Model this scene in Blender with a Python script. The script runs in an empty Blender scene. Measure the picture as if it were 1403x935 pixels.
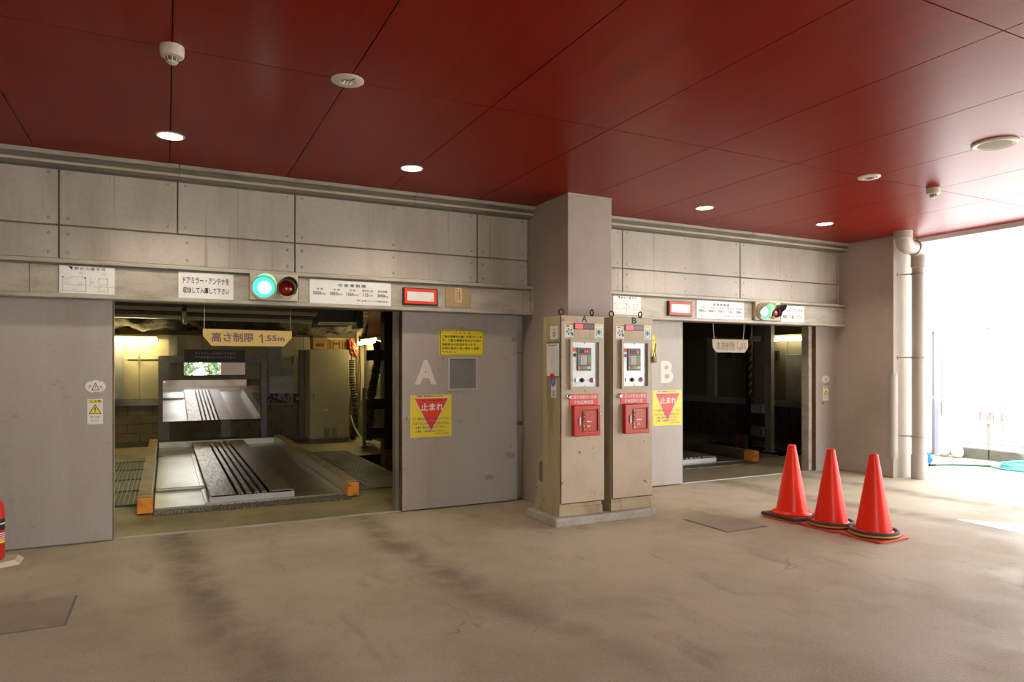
import bpy, bmesh, math, random
from mathutils import Vector, Matrix
random.seed(7)
PI = math.pi
SC = bpy.context.scene
COL = SC.collection

# ------------------------------------------------------------------ camera
F_PX, W_PX, H_PX = 943.15, 1403, 935
cam_d = bpy.data.cameras.new('camera')
cam = bpy.data.objects.new('camera', cam_d); COL.objects.link(cam)
cam.location = (0, 0, 1.45)
cam.rotation_euler = (PI/2, 0, -0.466055)
cam_d.sensor_width = 36.0
cam_d.lens = 36.0*F_PX/W_PX
cam_d.shift_y = (500.86-H_PX/2)/W_PX
cam_d.clip_end = 300
SC.camera = cam

# ------------------------------------------------------------------ world, sun, exposure
w = bpy.data.worlds.new('sky'); SC.world = w; w.use_nodes = True
bg = w.node_tree.nodes['Background']
bg.inputs[0].default_value = (0.95, 0.98, 1.0, 1)
bg.inputs[1].default_value = 10.0
sun_d = bpy.data.lights.new('sun', 'SUN'); sun_d.energy = 22; sun_d.angle = 0.02; sun_d.color = (1, .96, .9)
sun = bpy.data.objects.new('sun', sun_d); COL.objects.link(sun)
sun.rotation_euler = Vector((0.42, -0.36, -1.0)).to_track_quat('-Z', 'Y').to_euler()
SC.view_settings.view_transform = 'Standard'
SC.view_settings.look = 'None'
SC.view_settings.exposure = -0.05
SC.view_settings.gamma = 1.0
SC.view_settings.use_curve_mapping = False

# ------------------------------------------------------------------ helpers: tagging
def tag(o, label=None, cat=None, group=None, kind=None):
    if label: o['label'] = label
    if cat: o['category'] = cat
    if group: o['group'] = group
    if kind: o['kind'] = kind
    return o

def thing(name, label, cat, loc, group=None):
    o = bpy.data.objects.new(name, None); COL.objects.link(o)
    o.location = loc; o.empty_display_size = .05
    return tag(o, label, cat, group)

def origin(o):
    p = Vector((0, 0, 0))
    while o is not None:
        p += o.location; o = o.parent
    return p

def copy_tree(o, parent=None):
    c = o.copy(); COL.objects.link(c)
    if parent is not None: c.parent = parent
    for ch in list(o.children): copy_tree(ch, c)
    return c

class MB:
    def __init__(s): s.v = []; s.f = []
    def add(s, vs, fs):
        b = len(s.v); s.v += [tuple(p) for p in vs]; s.f += [tuple(i+b for i in f) for f in fs]; return s
    def box(s, x0, x1, y0, y1, z0, z1):
        return s.add([(x0,y0,z0),(x1,y0,z0),(x1,y1,z0),(x0,y1,z0),(x0,y0,z1),(x1,y0,z1),(x1,y1,z1),(x0,y1,z1)],
              [(0,3,2,1),(4,5,6,7),(0,1,5,4),(1,2,6,5),(2,3,7,6),(3,0,4,7)])
    def prism(s, pts, vec):
        n = len(pts); vec = Vector(vec); a = [Vector(p) for p in pts]; b = [p+vec for p in a]
        nrm = sum(((a[i]-a[0]).cross(a[i+1]-a[0]) for i in range(1, n-1)), Vector())
        if nrm.dot(vec) > 0: a.reverse(); b.reverse()
        return s.add(a+b, [tuple(range(n)), tuple(range(2*n-1, n-1, -1))]+[(i, n+i, n+(i+1)%n, (i+1)%n) for i in range(n)])
    def poly(s, pts): return s.add(pts, [tuple(range(len(pts)))])
    def tube(s, pts, r, n=8, caps=True, closed=False):
        P = [Vector(p) for p in pts]; m = len(P); rr = r if isinstance(r, (list, tuple)) else [r]*m
        vs = []; up = None
        for i in range(m):
            if closed: t = P[(i+1)%m]-P[i-1]
            else: t = P[min(i+1, m-1)]-P[max(i-1, 0)]
            t.normalize()
            if up is None:
                up = Vector((0,0,1)) if abs(t.z) < .9 else Vector((1,0,0))
            a = t.cross(up).normalized(); up = a.cross(t).normalized()
            for k in range(n):
                th = 2*PI*k/n
                vs.append(P[i]+rr[i]*(math.cos(th)*a+math.sin(th)*up))
        fs = []
        for i in range(m if closed else m-1):
            j = (i+1) % m
            for k in range(n):
                fs.append((i*n+k, i*n+(k+1)%n, j*n+(k+1)%n, j*n+k))
        if caps and not closed:
            fs.append(tuple(range(n-1, -1, -1))); fs.append(tuple((m-1)*n+k for k in range(n)))
        return s.add(vs, fs)
    def lathe(s, c, prof, n=32, axis='z'):
        vs = []; fs = []; m = len(prof)
        for r, h in prof:
            for k in range(n):
                th = 2*PI*k/n; a, b = r*math.cos(th), r*math.sin(th)
                if axis == 'z': p = (c[0]+a, c[1]+b, c[2]+h)
                elif axis == 'y': p = (c[0]+a, c[1]+h, c[2]-b)
                else: p = (c[0]+h, c[1]+a, c[2]+b)
                vs.append(p)
        for i in range(m-1):
            for k in range(n):
                fs.append((i*n+k, i*n+(k+1)%n, (i+1)*n+(k+1)%n, (i+1)*n+k))
        if m == 2 and prof[0][1] == prof[1][1]: return s.add(vs, fs)
        if prof[0][0] > 1e-5: fs.append(tuple(range(n-1, -1, -1)))
        if prof[-1][0] > 1e-5: fs.append(tuple((m-1)*n+k for k in range(n)))
        return s.add(vs, fs)
    def cyl(s, p0, p1, r, n=12): return s.tube([p0, p1], r, n)
    def build(s, name, mat, parent=None, bevel=0, smooth=False, seg=2, fix=True):
        o0 = origin(parent) if parent else Vector((0,0,0))
        me = bpy.data.meshes.new(name)
        me.from_pydata([tuple(Vector(p)-o0) for p in s.v], [], s.f)
        if fix:
            bm = bmesh.new(); bm.from_mesh(me)
            bmesh.ops.remove_doubles(bm, verts=bm.verts, dist=1e-6)
            bmesh.ops.recalc_face_normals(bm, faces=bm.faces)
            bm.to_mesh(me); bm.free()
        if smooth:
            for p in me.polygons: p.use_smooth = True
            me.set_sharp_from_angle(angle=math.radians(38))
        me.materials.append(mat)
        o = bpy.data.objects.new(name, me); COL.objects.link(o)
        if parent: o.parent = parent
        if bevel:
            b = o.modifiers.new('bevel', 'BEVEL'); b.width = bevel; b.segments = seg; b.limit_method = 'ANGLE'
        return o

def box(name, mat, parent, x0, x1, y0, y1, z0, z1, bevel=0):
    return MB().box(x0, x1, y0, y1, z0, z1).build(name, mat, parent, bevel, smooth=bool(bevel))

DG = None
def text_mesh(body, bold=0.0, res=2, space=1.0):
    c = bpy.data.curves.new('t', 'FONT'); c.body = body; c.resolution_u = res; c.offset = bold; c.space_character = space
    o = bpy.data.objects.new('t', c); COL.objects.link(o)
    dg = bpy.context.evaluated_depsgraph_get()
    me = bpy.data.meshes.new_from_object(o.evaluated_get(dg))
    vs = [v.co.copy() for v in me.vertices]; fs = [tuple(p.vertices) for p in me.polygons]
    bpy.data.objects.remove(o); bpy.data.curves.remove(c); bpy.data.meshes.remove(me)
    return vs, fs

def text_into(mb, body, u0, u1, v0, v1, to3, bold=0.0, space=1.0):
    """lettering fitted to the rectangle u0..u1, v0..v1 of a surface; to3 maps (u, v) to a point on it"""
    vs, fs = text_mesh(body, bold, 8 if len(body) == 1 else 2, space)
    xs = [p.x for p in vs]; ys = [p.y for p in vs]
    a, b, c, d = min(xs), max(xs), min(ys), max(ys)
    mb.add([to3(u0+(p.x-a)/(b-a)*(u1-u0), v0+(p.y-c)/max(d-c, 1e-6)*(v1-v0)) for p in vs], fs)
    return mb

def on_y(Y): return lambda u, v: (u, Y, v)
def letter(name, mat, parent, lines, Y, bold=.012):
    for body, x0, x1, z0, z1 in lines:
        mb = MB()
        if body == '1':
            w_, h_ = x1-x0, z1-z0
            mb.poly([(x1,Y,z0),(x1,Y,z1),(x1-.30*w_,Y,z1),(x0,Y,z1-.20*h_),(x0,Y,z1-.34*h_),(x1-.38*w_,Y,z1-.20*h_),(x1-.38*w_,Y,z0)])
        else: text_into(mb, body, x0, x1, z0, z1, on_y(Y), bold)
        o = mb.build(name, mat, parent, fix=False)
    return o

# ------------------------------------------------------------------ materials
MATS = {}
def nodes_of(m):
    m.use_nodes = True; nt = m.node_tree; return nt, nt.nodes, nt.links, nt.nodes['Principled BSDF']

def mat(name, col, rough=.5, metal=0., dirt=None, amt=.5, scale=2., lo=.45, hi=.72, stretch=(1,1,1), grain=.0, gscale=60., bump=0., bscale=80., spec=.5, rvar=0., dirt2=None):
    m = bpy.data.materials.new(name); nt, N, L, B = nodes_of(m)
    B.inputs['Base Color'].default_value = (*col, 1); B.inputs['Roughness'].default_value = rough
    B.inputs['Metallic'].default_value = metal; B.inputs['Specular IOR Level'].default_value = spec
    geo = N.new('ShaderNodeNewGeometry')
    colour = None
    if dirt or rvar:
        mp = N.new('ShaderNodeMapping'); mp.inputs['Scale'].default_value = (scale*stretch[0], scale*stretch[1], scale*stretch[2])
        L.new(geo.outputs['Position'], mp.inputs['Vector'])
        no = N.new('ShaderNodeTexNoise'); no.inputs['Detail'].default_value = 6; no.inputs['Roughness'].default_value = .62
        no.inputs['Scale'].default_value = 1
        L.new(mp.outputs[0], no.inputs['Vector'])
        mr = N.new('ShaderNodeMapRange'); mr.inputs['From Min'].default_value = lo; mr.inputs['From Max'].default_value = hi
        mr.inputs['To Max'].default_value = amt
        L.new(no.outputs['Fac'], mr.inputs['Value'])
        if dirt:
            mx = N.new('ShaderNodeMix'); mx.data_type = 'RGBA'
            mx.inputs['A'].default_value = (*col, 1); mx.inputs['B'].default_value = (*dirt, 1)
            L.new(mr.outputs[0], mx.inputs['Factor']); colour = mx.outputs['Result']
        if rvar:
            ma = N.new('ShaderNodeMath'); ma.operation = 'MULTIPLY_ADD'; ma.inputs[1].default_value = rvar; ma.inputs[2].default_value = rough
            L.new(no.outputs['Fac'], ma.inputs[0]); L.new(ma.outputs[0], B.inputs['Roughness'])
    if dirt2:
        dc, da, dst, dlo, dhi = dirt2
        mp2 = N.new('ShaderNodeMapping'); mp2.inputs['Scale'].default_value = dst
        L.new(geo.outputs['Position'], mp2.inputs['Vector'])
        nq = N.new('ShaderNodeTexNoise'); nq.inputs['Scale'].default_value = 1; nq.inputs['Detail'].default_value = 4
        L.new(mp2.outputs[0], nq.inputs['Vector'])
        mq = N.new('ShaderNodeMapRange'); mq.inputs['From Min'].default_value = dlo; mq.inputs['From Max'].default_value = dhi; mq.inputs['To Max'].default_value = da
        L.new(nq.outputs['Fac'], mq.inputs['Value'])
        m2 = N.new('ShaderNodeMix'); m2.data_type = 'RGBA'; m2.inputs['B'].default_value = (*dc, 1)
        if colour: L.new(colour, m2.inputs['A'])
        else: m2.inputs['A'].default_value = (*col, 1)
        L.new(mq.outputs[0], m2.inputs['Factor']); colour = m2.outputs['Result']
    if grain:
        n2 = N.new('ShaderNodeTexNoise'); n2.inputs['Scale'].default_value = gscale; n2.inputs['Detail'].default_value = 3
        L.new(geo.outputs['Position'], n2.inputs['Vector'])
        hv = N.new('ShaderNodeHueSaturation')
        mr2 = N.new('ShaderNodeMapRange'); mr2.inputs['From Min'].default_value = .3; mr2.inputs['From Max'].default_value = .7
        mr2.inputs['To Min'].default_value = 1-grain; mr2.inputs['To Max'].default_value = 1+grain
        L.new(n2.outputs['Fac'], mr2.inputs['Value']); L.new(mr2.outputs[0], hv.inputs['Value'])
        if colour: L.new(colour, hv.inputs['Color'])
        else: hv.inputs['Color'].default_value = (*col, 1)
        colour = hv.outputs[0]
    if colour: L.new(colour, B.inputs['Base Color'])
    if bump:
        n3 = N.new('ShaderNodeTexNoise'); n3.inputs['Scale'].default_value = bscale; n3.inputs['Detail'].default_value = 4
        L.new(geo.outputs['Position'], n3.inputs['Vector'])
        bp = N.new('ShaderNodeBump'); bp.inputs['Strength'].default_value = bump; bp.inputs['Distance'].default_value = .01
        L.new(n3.outputs['Fac'], bp.inputs['Height']); L.new(bp.outputs[0], B.inputs['Normal'])
    return m

def emit(name, col, strength, base=None):
    m = bpy.data.materials.new(name); nt, N, L, B = nodes_of(m)
    B.inputs['Base Color'].default_value = (*(base or col), 1); B.inputs['Emission Color'].default_value = (*col, 1)
    B.inputs['Emission Strength'].default_value = strength; B.inputs['Roughness'].default_value = .3
    return m

def floor_mat():
    m = bpy.data.materials.new('worn_concrete_floor'); nt, N, L, B = nodes_of(m)
    geo = N.new('ShaderNodeNewGeometry'); sep = N.new('ShaderNodeSeparateXYZ'); L.new(geo.outputs['Position'], sep.inputs[0])
    def noise(scale, detail, st=(1,1,1), rough=.6):
        mp = N.new('ShaderNodeMapping'); mp.inputs['Scale'].default_value = st; L.new(geo.outputs['Position'], mp.inputs[0])
        n = N.new('ShaderNodeTexNoise'); n.inputs['Scale'].default_value = scale; n.inputs['Detail'].default_value = detail; n.inputs['Roughness'].default_value = rough
        L.new(mp.outputs[0], n.inputs['Vector']); return n.outputs['Fac']
    def rng(v, a, b, c=0., d=1.):
        r = N.new('ShaderNodeMapRange'); r.interpolation_type = 'SMOOTHSTEP'
        for k, x in zip(('From Min','From Max','To Min','To Max'), (a,b,c,d)): r.inputs[k].default_value = x
        L.new(v, r.inputs['Value']); return r.outputs[0]
    def math2(op, a, b):
        k = N.new('ShaderNodeMath'); k.operation = op
        for i, x in enumerate((a, b)):
            if isinstance(x, (int, float)): k.inputs[i].default_value = x
            else: L.new(x, k.inputs[i])
        return k.outputs[0]
    def mix(f, a, b):
        k = N.new('ShaderNodeMix'); k.data_type = 'RGBA'; L.new(f, k.inputs['Factor'])
        for s_, x in (('A', a), ('B', b)):
            if isinstance(x, tuple): k.inputs[s_].default_value = (*x, 1)
            else: L.new(x, k.inputs[s_])
        return k.outputs['Result']
    c = mix(rng(noise(.8, 6), .35, .68), (.455, .39, .285), (.35, .29, .20))
    c = mix(math2('MULTIPLY', rng(noise(2.2, 6, (1.6,.55,1)), .55, .75), .55), c, (.22, .18, .13))      # drag streaks into the bays
    # tyre tracks leading to both bays
    x, y = sep.outputs['X'], sep.outputs['Y']
    wob = math2('MULTIPLY', math2('SUBTRACT', noise(.6, 2), .5), .5)
    tr = None
    for xc, wd in ((.12, .26), (1.62, .26), (6.25, .26), (7.5, .26)):
        bend = math2('MULTIPLY', math2('POWER', math2('MAXIMUM', math2('SUBTRACT', 6.4, y), 0.), 1.7), .045)
        d = math2('ABSOLUTE', math2('SUBTRACT', math2('SUBTRACT', math2('ADD', x, wob), bend), xc), 0.)
        t = math2('SUBTRACT', 1., rng(d, .02, wd))
        tr = t if tr is None else math2('MAXIMUM', tr, t)
    tr = math2('MULTIPLY', tr, rng(y, 1.2, 5.0))
    tr = math2('MULTIPLY', tr, rng(noise(3.5, 5), .3, .62, .25, 1.))
    c = mix(math2('MULTIPLY', tr, .62), c, (.085, .068, .042))
    # aggregate speckle
    sp = noise(95, 3); c = mix(math2('MULTIPLY', rng(sp, .56, .7), .55), c, (.12, .095, .07))
    c = mix(math2('MULTIPLY', rng(noise(70, 2), .60, .72), .5), c, (.55, .49, .40))
    # hair cracks
    vo = N.new('ShaderNodeTexVoronoi'); vo.feature = 'DISTANCE_TO_EDGE'; vo.inputs['Scale'].default_value = .75
    wv = N.new('ShaderNodeVectorMath'); wv.operation = 'MULTIPLY_ADD'
    nn = N.new('ShaderNodeTexNoise'); nn.inputs['Scale'].default_value = 2.5; nn.inputs['Detail'].default_value = 8
    L.new(geo.outputs['Position'], nn.inputs['Vector']); L.new(nn.outputs['Color'], wv.inputs[0])
    wv.inputs[1].default_value = (.45,.45,0); L.new(geo.outputs['Position'], wv.inputs[2]); L.new(wv.outputs[0], vo.inputs['Vector'])
    cr = math2('MULTIPLY', math2('SUBTRACT', 1., rng(vo.outputs[0], .001, .005)), rng(noise(.9, 3), .55, .68))
    c = mix(math2('MULTIPLY', cr, .38), c, (.12, .09, .06))
    L.new(c, B.inputs['Base Color'])
    L.new(rng(noise(1.7, 4), .3, .7, .55, .8), B.inputs['Roughness'])
    B.inputs['Specular IOR Level'].default_value = .35
    bp = N.new('ShaderNodeBump'); bp.inputs['Strength'].default_value = .35; bp.inputs['Distance'].default_value = .006
    L.new(sp, bp.inputs['Height']); L.new(bp.outputs[0], B.inputs['Normal'])
    return m

def hazard_mat():
    m = bpy.data.materials.new('hazard_stripes'); nt, N, L, B = nodes_of(m)
    geo = N.new('ShaderNodeNewGeometry'); s = N.new('ShaderNodeSeparateXYZ'); L.new(geo.outputs['Position'], s.inputs[0])
    a = N.new('ShaderNodeMath'); a.operation = 'ADD'; L.new(s.outputs['X'], a.inputs[0]); L.new(s.outputs['Z'], a.inputs[1])
    b = N.new('ShaderNodeMath'); b.operation = 'ADD'; L.new(a.outputs[0], b.inputs[0]); L.new(s.outputs['Y'], b.inputs[1])
    f = N.new('ShaderNodeMath'); f.operation = 'PINGPONG'; f.inputs[1].default_value = .07; L.new(b.outputs[0], f.inputs[0])
    g = N.new('ShaderNodeMath'); g.operation = 'GREATER_THAN'; g.inputs[1].default_value = .035; L.new(f.outputs[0], g.inputs[0])
    k = N.new('ShaderNodeMix'); k.data_type = 'RGBA'; L.new(g.outputs[0], k.inputs['Factor'])
    k.inputs['A'].default_value = (.02,.018,.012,1); k.inputs['B'].default_value = (.45,.22,.03,1)
    L.new(k.outputs['Result'], B.inputs['Base Color']); B.inputs['Roughness'].default_value = .6
    return m

M = dict(
 floor=floor_mat(),
 red_ceiling=mat('red_ceiling_board', (.215,.008,.0025), .30, dirt=(.18,.006,.002), amt=1, scale=1.5, stretch=(6,.6,1), bump=.03, bscale=30, spec=.5),
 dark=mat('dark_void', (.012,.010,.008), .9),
 panel=mat('cement_wall_panel', (.47,.435,.375), .42, dirt=(.30,.26,.20), amt=.7, scale=1.2, stretch=(2.2,1,.5), grain=.05, gscale=30, bump=.05, spec=.45, dirt2=((.26,.21,.145), .5, (26,1,.7), .65, .71)),
 panel_edge=mat('panel_backing', (.24,.20,.145), .8),
 rail=mat('painted_steel_rail', (.42,.38,.31), .45, dirt=(.22,.18,.12), amt=.7, scale=5, stretch=(.6,1,2), grain=.06),
 rail_dark=mat('dark_rail_steel', (.16,.14,.11), .55, dirt=(.08,.07,.05), amt=.6, scale=4),  # dark steel tone for rails, jambs, plinths and strips
 door=mat('grey_painted_door', (.40,.358,.318), .42, dirt=(.32,.275,.225), amt=.75, scale=.9, lo=.42, stretch=(2.5,1,.45), grain=.035, gscale=40, bump=.03, spec=.45, dirt2=((.20,.165,.13), .6, (5,5,9), .66, .72)),
 pillar=mat('pillar_render', (.425,.365,.31), .75, dirt=(.33,.275,.22), amt=.7, scale=1.1, grain=.07, gscale=120, bump=.25, bscale=160),
 rust=mat('rusty_edge', (.16,.075,.03), .85, dirt=(.06,.03,.015), amt=1, scale=14, grain=.2),
 concrete=mat('pale_concrete', (.42,.38,.31), .85, dirt=(.28,.24,.17), amt=.8, scale=4, grain=.12, bump=.3),
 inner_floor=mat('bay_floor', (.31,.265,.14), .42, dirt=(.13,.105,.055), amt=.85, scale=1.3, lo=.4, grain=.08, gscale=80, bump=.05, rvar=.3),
 inner_floor_shaded=mat('bay_floor_shaded', (.22,.19,.11), .5, dirt=(.10,.08,.05), amt=.85, scale=1.3, lo=.4, grain=.08, gscale=80),  # bay B floor: darker copy, the dim light put into its colour
 inner_wall=mat('bay_wall', (.46,.40,.25), .75, dirt=(.30,.25,.14), amt=.7, scale=1.2, grain=.06, bump=.1),
 block=mat('concrete_block', (.20,.16,.10), .9, dirt=(.13,.10,.06), amt=.8, scale=2.5, grain=.12, bump=.3, bscale=60),
 mortar=mat('block_mortar', (.13,.105,.07), .95),
 channel=mat('grey_channel_steel', (.27,.26,.235), .45, dirt=(.17,.15,.12), amt=.6, scale=5),
 cream=mat('cream_steel', (.55,.50,.36), .45, dirt=(.40,.35,.22), amt=.5, scale=3),
 spray=mat('sprayed_insulation', (.085,.07,.045), 1, dirt=(.02,.016,.01), amt=.9, scale=16, bump=1, bscale=30),
 cabinet=mat('cabinet_olive', (.40,.345,.205), .42, dirt=(.33,.28,.15), amt=.6, scale=1.5),
 pallet=mat('galvanised_plate', (.43,.41,.34), .20, .85, dirt=(.27,.24,.175), amt=.8, scale=1.4, stretch=(1,.5,1), grain=.04, rvar=.22, bump=.03, bscale=8),
 deck=mat('worn_deck_steel', (.50,.45,.41), .26, .75, dirt=(.14,.085,.06), amt=.8, scale=10, lo=.44, hi=.66, stretch=(3.5,.35,1), rvar=.25, bump=.05),
 deck_plain=mat('plain_deck_steel', (.33,.28,.23), .42, .45, dirt=(.24,.20,.16), amt=.7, scale=4, stretch=(2,.4,1)),
 overexposed_red=mat('overexposed_red', (.80,.26,.20), .6),  # red lightened to carry the outdoor overexposure in its colour
 lip=mat('pale_lip_steel', (.50,.49,.49), .45, .3),
 lip_rib=mat('ribbed_lip', (.24,.20,.16), .5, .5, dirt=(.10,.065,.04), amt=1, scale=5),
 ochre=mat('worn_ochre_paint', (.40,.23,.065), .5, dirt=(.20,.145,.075), amt=.95, scale=6, lo=.40, hi=.6, stretch=(1,.5,1), grain=.1),
 orange=mat('orange_block_paint', (.80,.30,.025), .45, dirt=(.24,.10,.02), amt=.9, scale=16, lo=.52, hi=.66),
 grate=mat('grating_steel', (.12,.10,.065), .6, .3, dirt=(.06,.05,.03), amt=.8, scale=6),
 black=mat('black_steel', (.012,.011,.009), .6),
 black_plastic=mat('black_plastic', (.015,.015,.015), .4),
 white=mat('white_board', (.76,.75,.72), .4, dirt=(.62,.60,.54), amt=.5, scale=5),
 ink=mat('black_ink', (.012,.012,.012), .5),
 faint=mat('faded_ink', (.42,.41,.39), .6),
 blue_ink=mat('navy_ink', (.02,.02,.16), .5),
 yellow=mat('yellow_sign', (.82,.66,.02), .4, dirt=(.68,.54,.02), amt=.4, scale=4),
 sign_red=mat('sign_red', (.78,.045,.015), .4),
 cream_sign=mat('hanging_sign_yellow', (.92,.64,.17), .45, dirt=(.80,.54,.13), amt=.5, scale=6),
 mauve=mat('mauve_ink', (.26,.15,.14), .5),
 wood_sign=mat('pale_board_sign', (.46,.37,.26), .7, dirt=(.36,.28,.19), amt=.6, scale=9),
 brown_ink=mat('brown_ink', (.10,.075,.06), .6),
 offwhite=mat('off_white_letter', (.70,.65,.57), .5),
 kraft=mat('kraft_cover', (.40,.29,.14), .6, dirt=(.33,.23,.10), amt=.7, scale=8),
 cardboard=mat('cardboard_box', (.52,.30,.055), .7, dirt=(.38,.21,.04), amt=.6, scale=9),
 cardboard2=mat('brown_cardboard_lid', (.16,.10,.045), .8),
 bag=mat('red_vinyl_bag', (.75,.16,.10), .35, dirt=(.55,.08,.05), amt=.7, scale=14),
 machine=mat('beige_machine_paint', (.50,.415,.285), .42, dirt=(.38,.28,.18), amt=.7, scale=2.2, lo=.48, hi=.75, grain=.04, bump=.03, dirt2=((.20,.09,.03), .8, (12,12,16), .69, .73)),
 machine_side=mat('stained_machine_side', (.42,.35,.20), .45, dirt=(.20,.115,.045), amt=.8, scale=3.2, lo=.52, hi=.7, stretch=(1,2,.35), grain=.05),
 stainless=mat('brushed_stainless', (.50,.50,.495), .42, .55, dirt=(.40,.40,.40), amt=.6, scale=3, stretch=(1,1,6)),
 chrome=mat('chrome', (.75,.75,.74), .15, 1),
 dull_metal=mat('dull_metal', (.38,.35,.31), .4, .8),
 keypad=mat('keypad_grey', (.16,.15,.15), .5),
 key_white=mat('key_white', (.62,.57,.55), .5), key_green=mat('key_green', (.16,.50,.14), .5),
 key_orange=mat('key_orange', (.80,.34,.03), .5), key_red=mat('key_red', (.68,.13,.04), .5), key_blue=mat('key_blue', (.22,.38,.50), .5),
 box_red=mat('glossy_red_paint', (.56,.022,.012), .3, dirt=(.44,.018,.01), amt=.6, scale=5),
 led_red=emit('led_red', (1,.05,.07), 1.3), led_dim=mat('led_unlit', (.22,.06,.06), .3), digit=emit('digit_red', (1,.03,.02), 2.2),
 sticker_green=mat('sticker_green', (.02,.28,.13), .5), sticker_blue=mat('sticker_blue', (.03,.16,.55), .5), sticker_tan=mat('sticker_tan', (.68,.45,.22), .5),
 tan_tape=mat('tan_tape', (.60,.45,.27), .6),
 cone=mat('cone_red_plastic', (.95,.026,.003), .34, dirt=(.82,.022,.003), amt=.5, scale=4, spec=.3),
 cone_base=mat('cone_base_red', (.62,.05,.025), .45, dirt=(.44,.05,.03), amt=.6, scale=12),
 rubber=mat('black_rubber', (.045,.036,.028), .7, dirt=(.10,.08,.06), amt=.6, scale=12),
 ring_yellow=mat('ring_yellow', (.62,.30,.02), .6),
 pvc=mat('grey_pvc', (.44,.405,.36), .4, dirt=(.36,.32,.27), amt=.5, scale=2.5),
 bracket=mat('bracket_steel', (.42,.36,.27), .45, .5, dirt=(.20,.12,.06), amt=.6, scale=20),
 detector=mat('detector_plastic', (.62,.56,.48), .45),
 louvre=mat('detector_dark_louvre', (.12,.11,.09), .6),
 speaker=mat('speaker_mesh', (.34,.30,.24), .8, grain=.25, gscale=260),
 green_lens=emit('green_lens', (.04,1,.62), 2.4), green_core=emit('green_core', (.65,1,.92), 9), red_lens=mat('dark_red_lens', (.24,.006,.005), .12, spec=.8),
 tube_light=emit('fluorescent_tube', (1,.86,.44), 105), tube_light_b=emit('fluorescent_tube_dim', (1,.90,.58), 30), fill_tube=emit('added_fill_tube', (1,.86,.44), 42), fixture=mat('fixture_white', (.75,.68,.48), .5),  # last tube material serves the added fill batten
 lamp=emit('downlight_glow', (1,.86,.62), 26),
 mirror=mat('mirror_glass', (.90,.90,.88), .015, 1), mirror_big=mat('polished_mirror_sheet', (.86,.84,.80), .03, 1),
 brown_board=mat('dark_brown_board', (.045,.035,.022), .45),
 mark_white=mat('white_patch', (.86,.85,.82), .6),
 cover=mat('steel_cover_plate', (.33,.275,.205), .5, .2, dirt=(.24,.195,.14), amt=.8, scale=3, grain=.12, gscale=150),
 out_wall=mat('white_outer_wall', (.80,.80,.81), .6), out_door=mat('white_steel_door', (.50,.51,.55), .45), out_frame=mat('pale_door_frame', (.27,.27,.31), .5),
 ground=mat('outdoor_paving', (.60,.58,.54), .9, dirt=(.50,.48,.44), amt=.6, scale=2, grain=.08),
 curb=mat('curb_concrete', (.20,.20,.17), .9, dirt=(.14,.14,.11), amt=.8, scale=5, grain=.12),
 fence=mat('fence_galvanised', (.45,.45,.45), .5), hose=mat('teal_hose', (.06,.42,.38), .4), hose_dark=mat('dark_green_hose', (.03,.12,.085), .5),
 blue=mat('blue_rag', (.05,.28,.75), .6), sack=mat('white_sack', (.80,.80,.80), .35), tyre=mat('overexposed_tyre', (.30,.26,.23), .8),  # tyres, like the bike frame, paled to imitate overexposure
 bike=mat('bicycle_frame_paint', (.55,.36,.30), .4), leaf=mat('leaf_green', (.07,.13,.045), .7, dirt=(.03,.06,.02), amt=.8, scale=3), bark=mat('bark', (.12,.09,.06), .9),
 hazard=hazard_mat(),
 cord=mat('pale_cable', (.42,.38,.26), .6), cable_dark=mat('dark_cable', (.035,.028,.02), .7), brownpipe=mat('brown_pipe', (.13,.08,.035), .6),
 pane=mat('smoky_wired_glass', (.19,.19,.17), .25, dirt=(.14,.15,.13), amt=.6, scale=12), frame_steel=mat('window_frame_steel', (.50,.44,.38), .4),
)
M['red_ceiling'].node_tree.nodes['Principled BSDF'].inputs['IOR'].default_value = 1.18

def structure(o): o['kind'] = 'structure'; return o

# ================================================================== SETTING
ZC = 3.12
# floor, with the bays' own floor behind the thresholds
floor = structure(MB().box(-6, 11.2, -12, 6.61, -.3, 0).build('floor', M['floor']))
MB().poly([(6.644,3.908,.002),(7.35,3.08,.002),(7.0,2.35,.002),(6.55,3.15,.002)]).build('white_floor_mark', M['mark_white'], floor)  # flat white four-sided patch on the floor
structure(MB().box(8.8, 11.2, 6.61, 7.2, -.3, 0).build('floor_beside_wall', M['floor'])).name = 'floor_yard'
g = structure(MB().box(11.4, 40, -25, 30, -.3, .0).box(-6, 11.4, -40, -12, -.3, 0).build('ground', M['ground']))
# bay floors, with a pit round the lift column
for (xa, xb, pit) in ((-2.2, 3.8, (2.75, 3.45, 8.9, 11.0)), (3.8, 9.7, (8.75, 9.45, 7.9, 10.0))):
    f = MB(); p0, p1, q0, q1 = pit
    f.box(xa, p0, 6.61, 14.0, -.3, 0).box(p1, xb, 6.61, 14, -.3, 0).box(p0, p1, 6.61, q0, -.3, 0).box(p0, p1, q1, 14, -.3, 0).box(p0, p1, q0, q1, -.6, -.45)
    fb = structure(f.build('floor_bay', M['inner_floor'] if xa < 0 else M['inner_floor_shaded']))
    e_ = .004
    MB().box(p0, p0+e_, q0, q1, -.45, -.002).box(p1-e_, p1, q0, q1, -.45, -.002).box(p0, p1, q0, q0+e_, -.45, -.002).box(p0, p1, q1-e_, q1, -.45, -.002).box(p0, p1, q0, q1, -.45, -.44).build('pit_shade', M['black'], fb)  # black sheets added to stand in for the pit's shade

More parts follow.
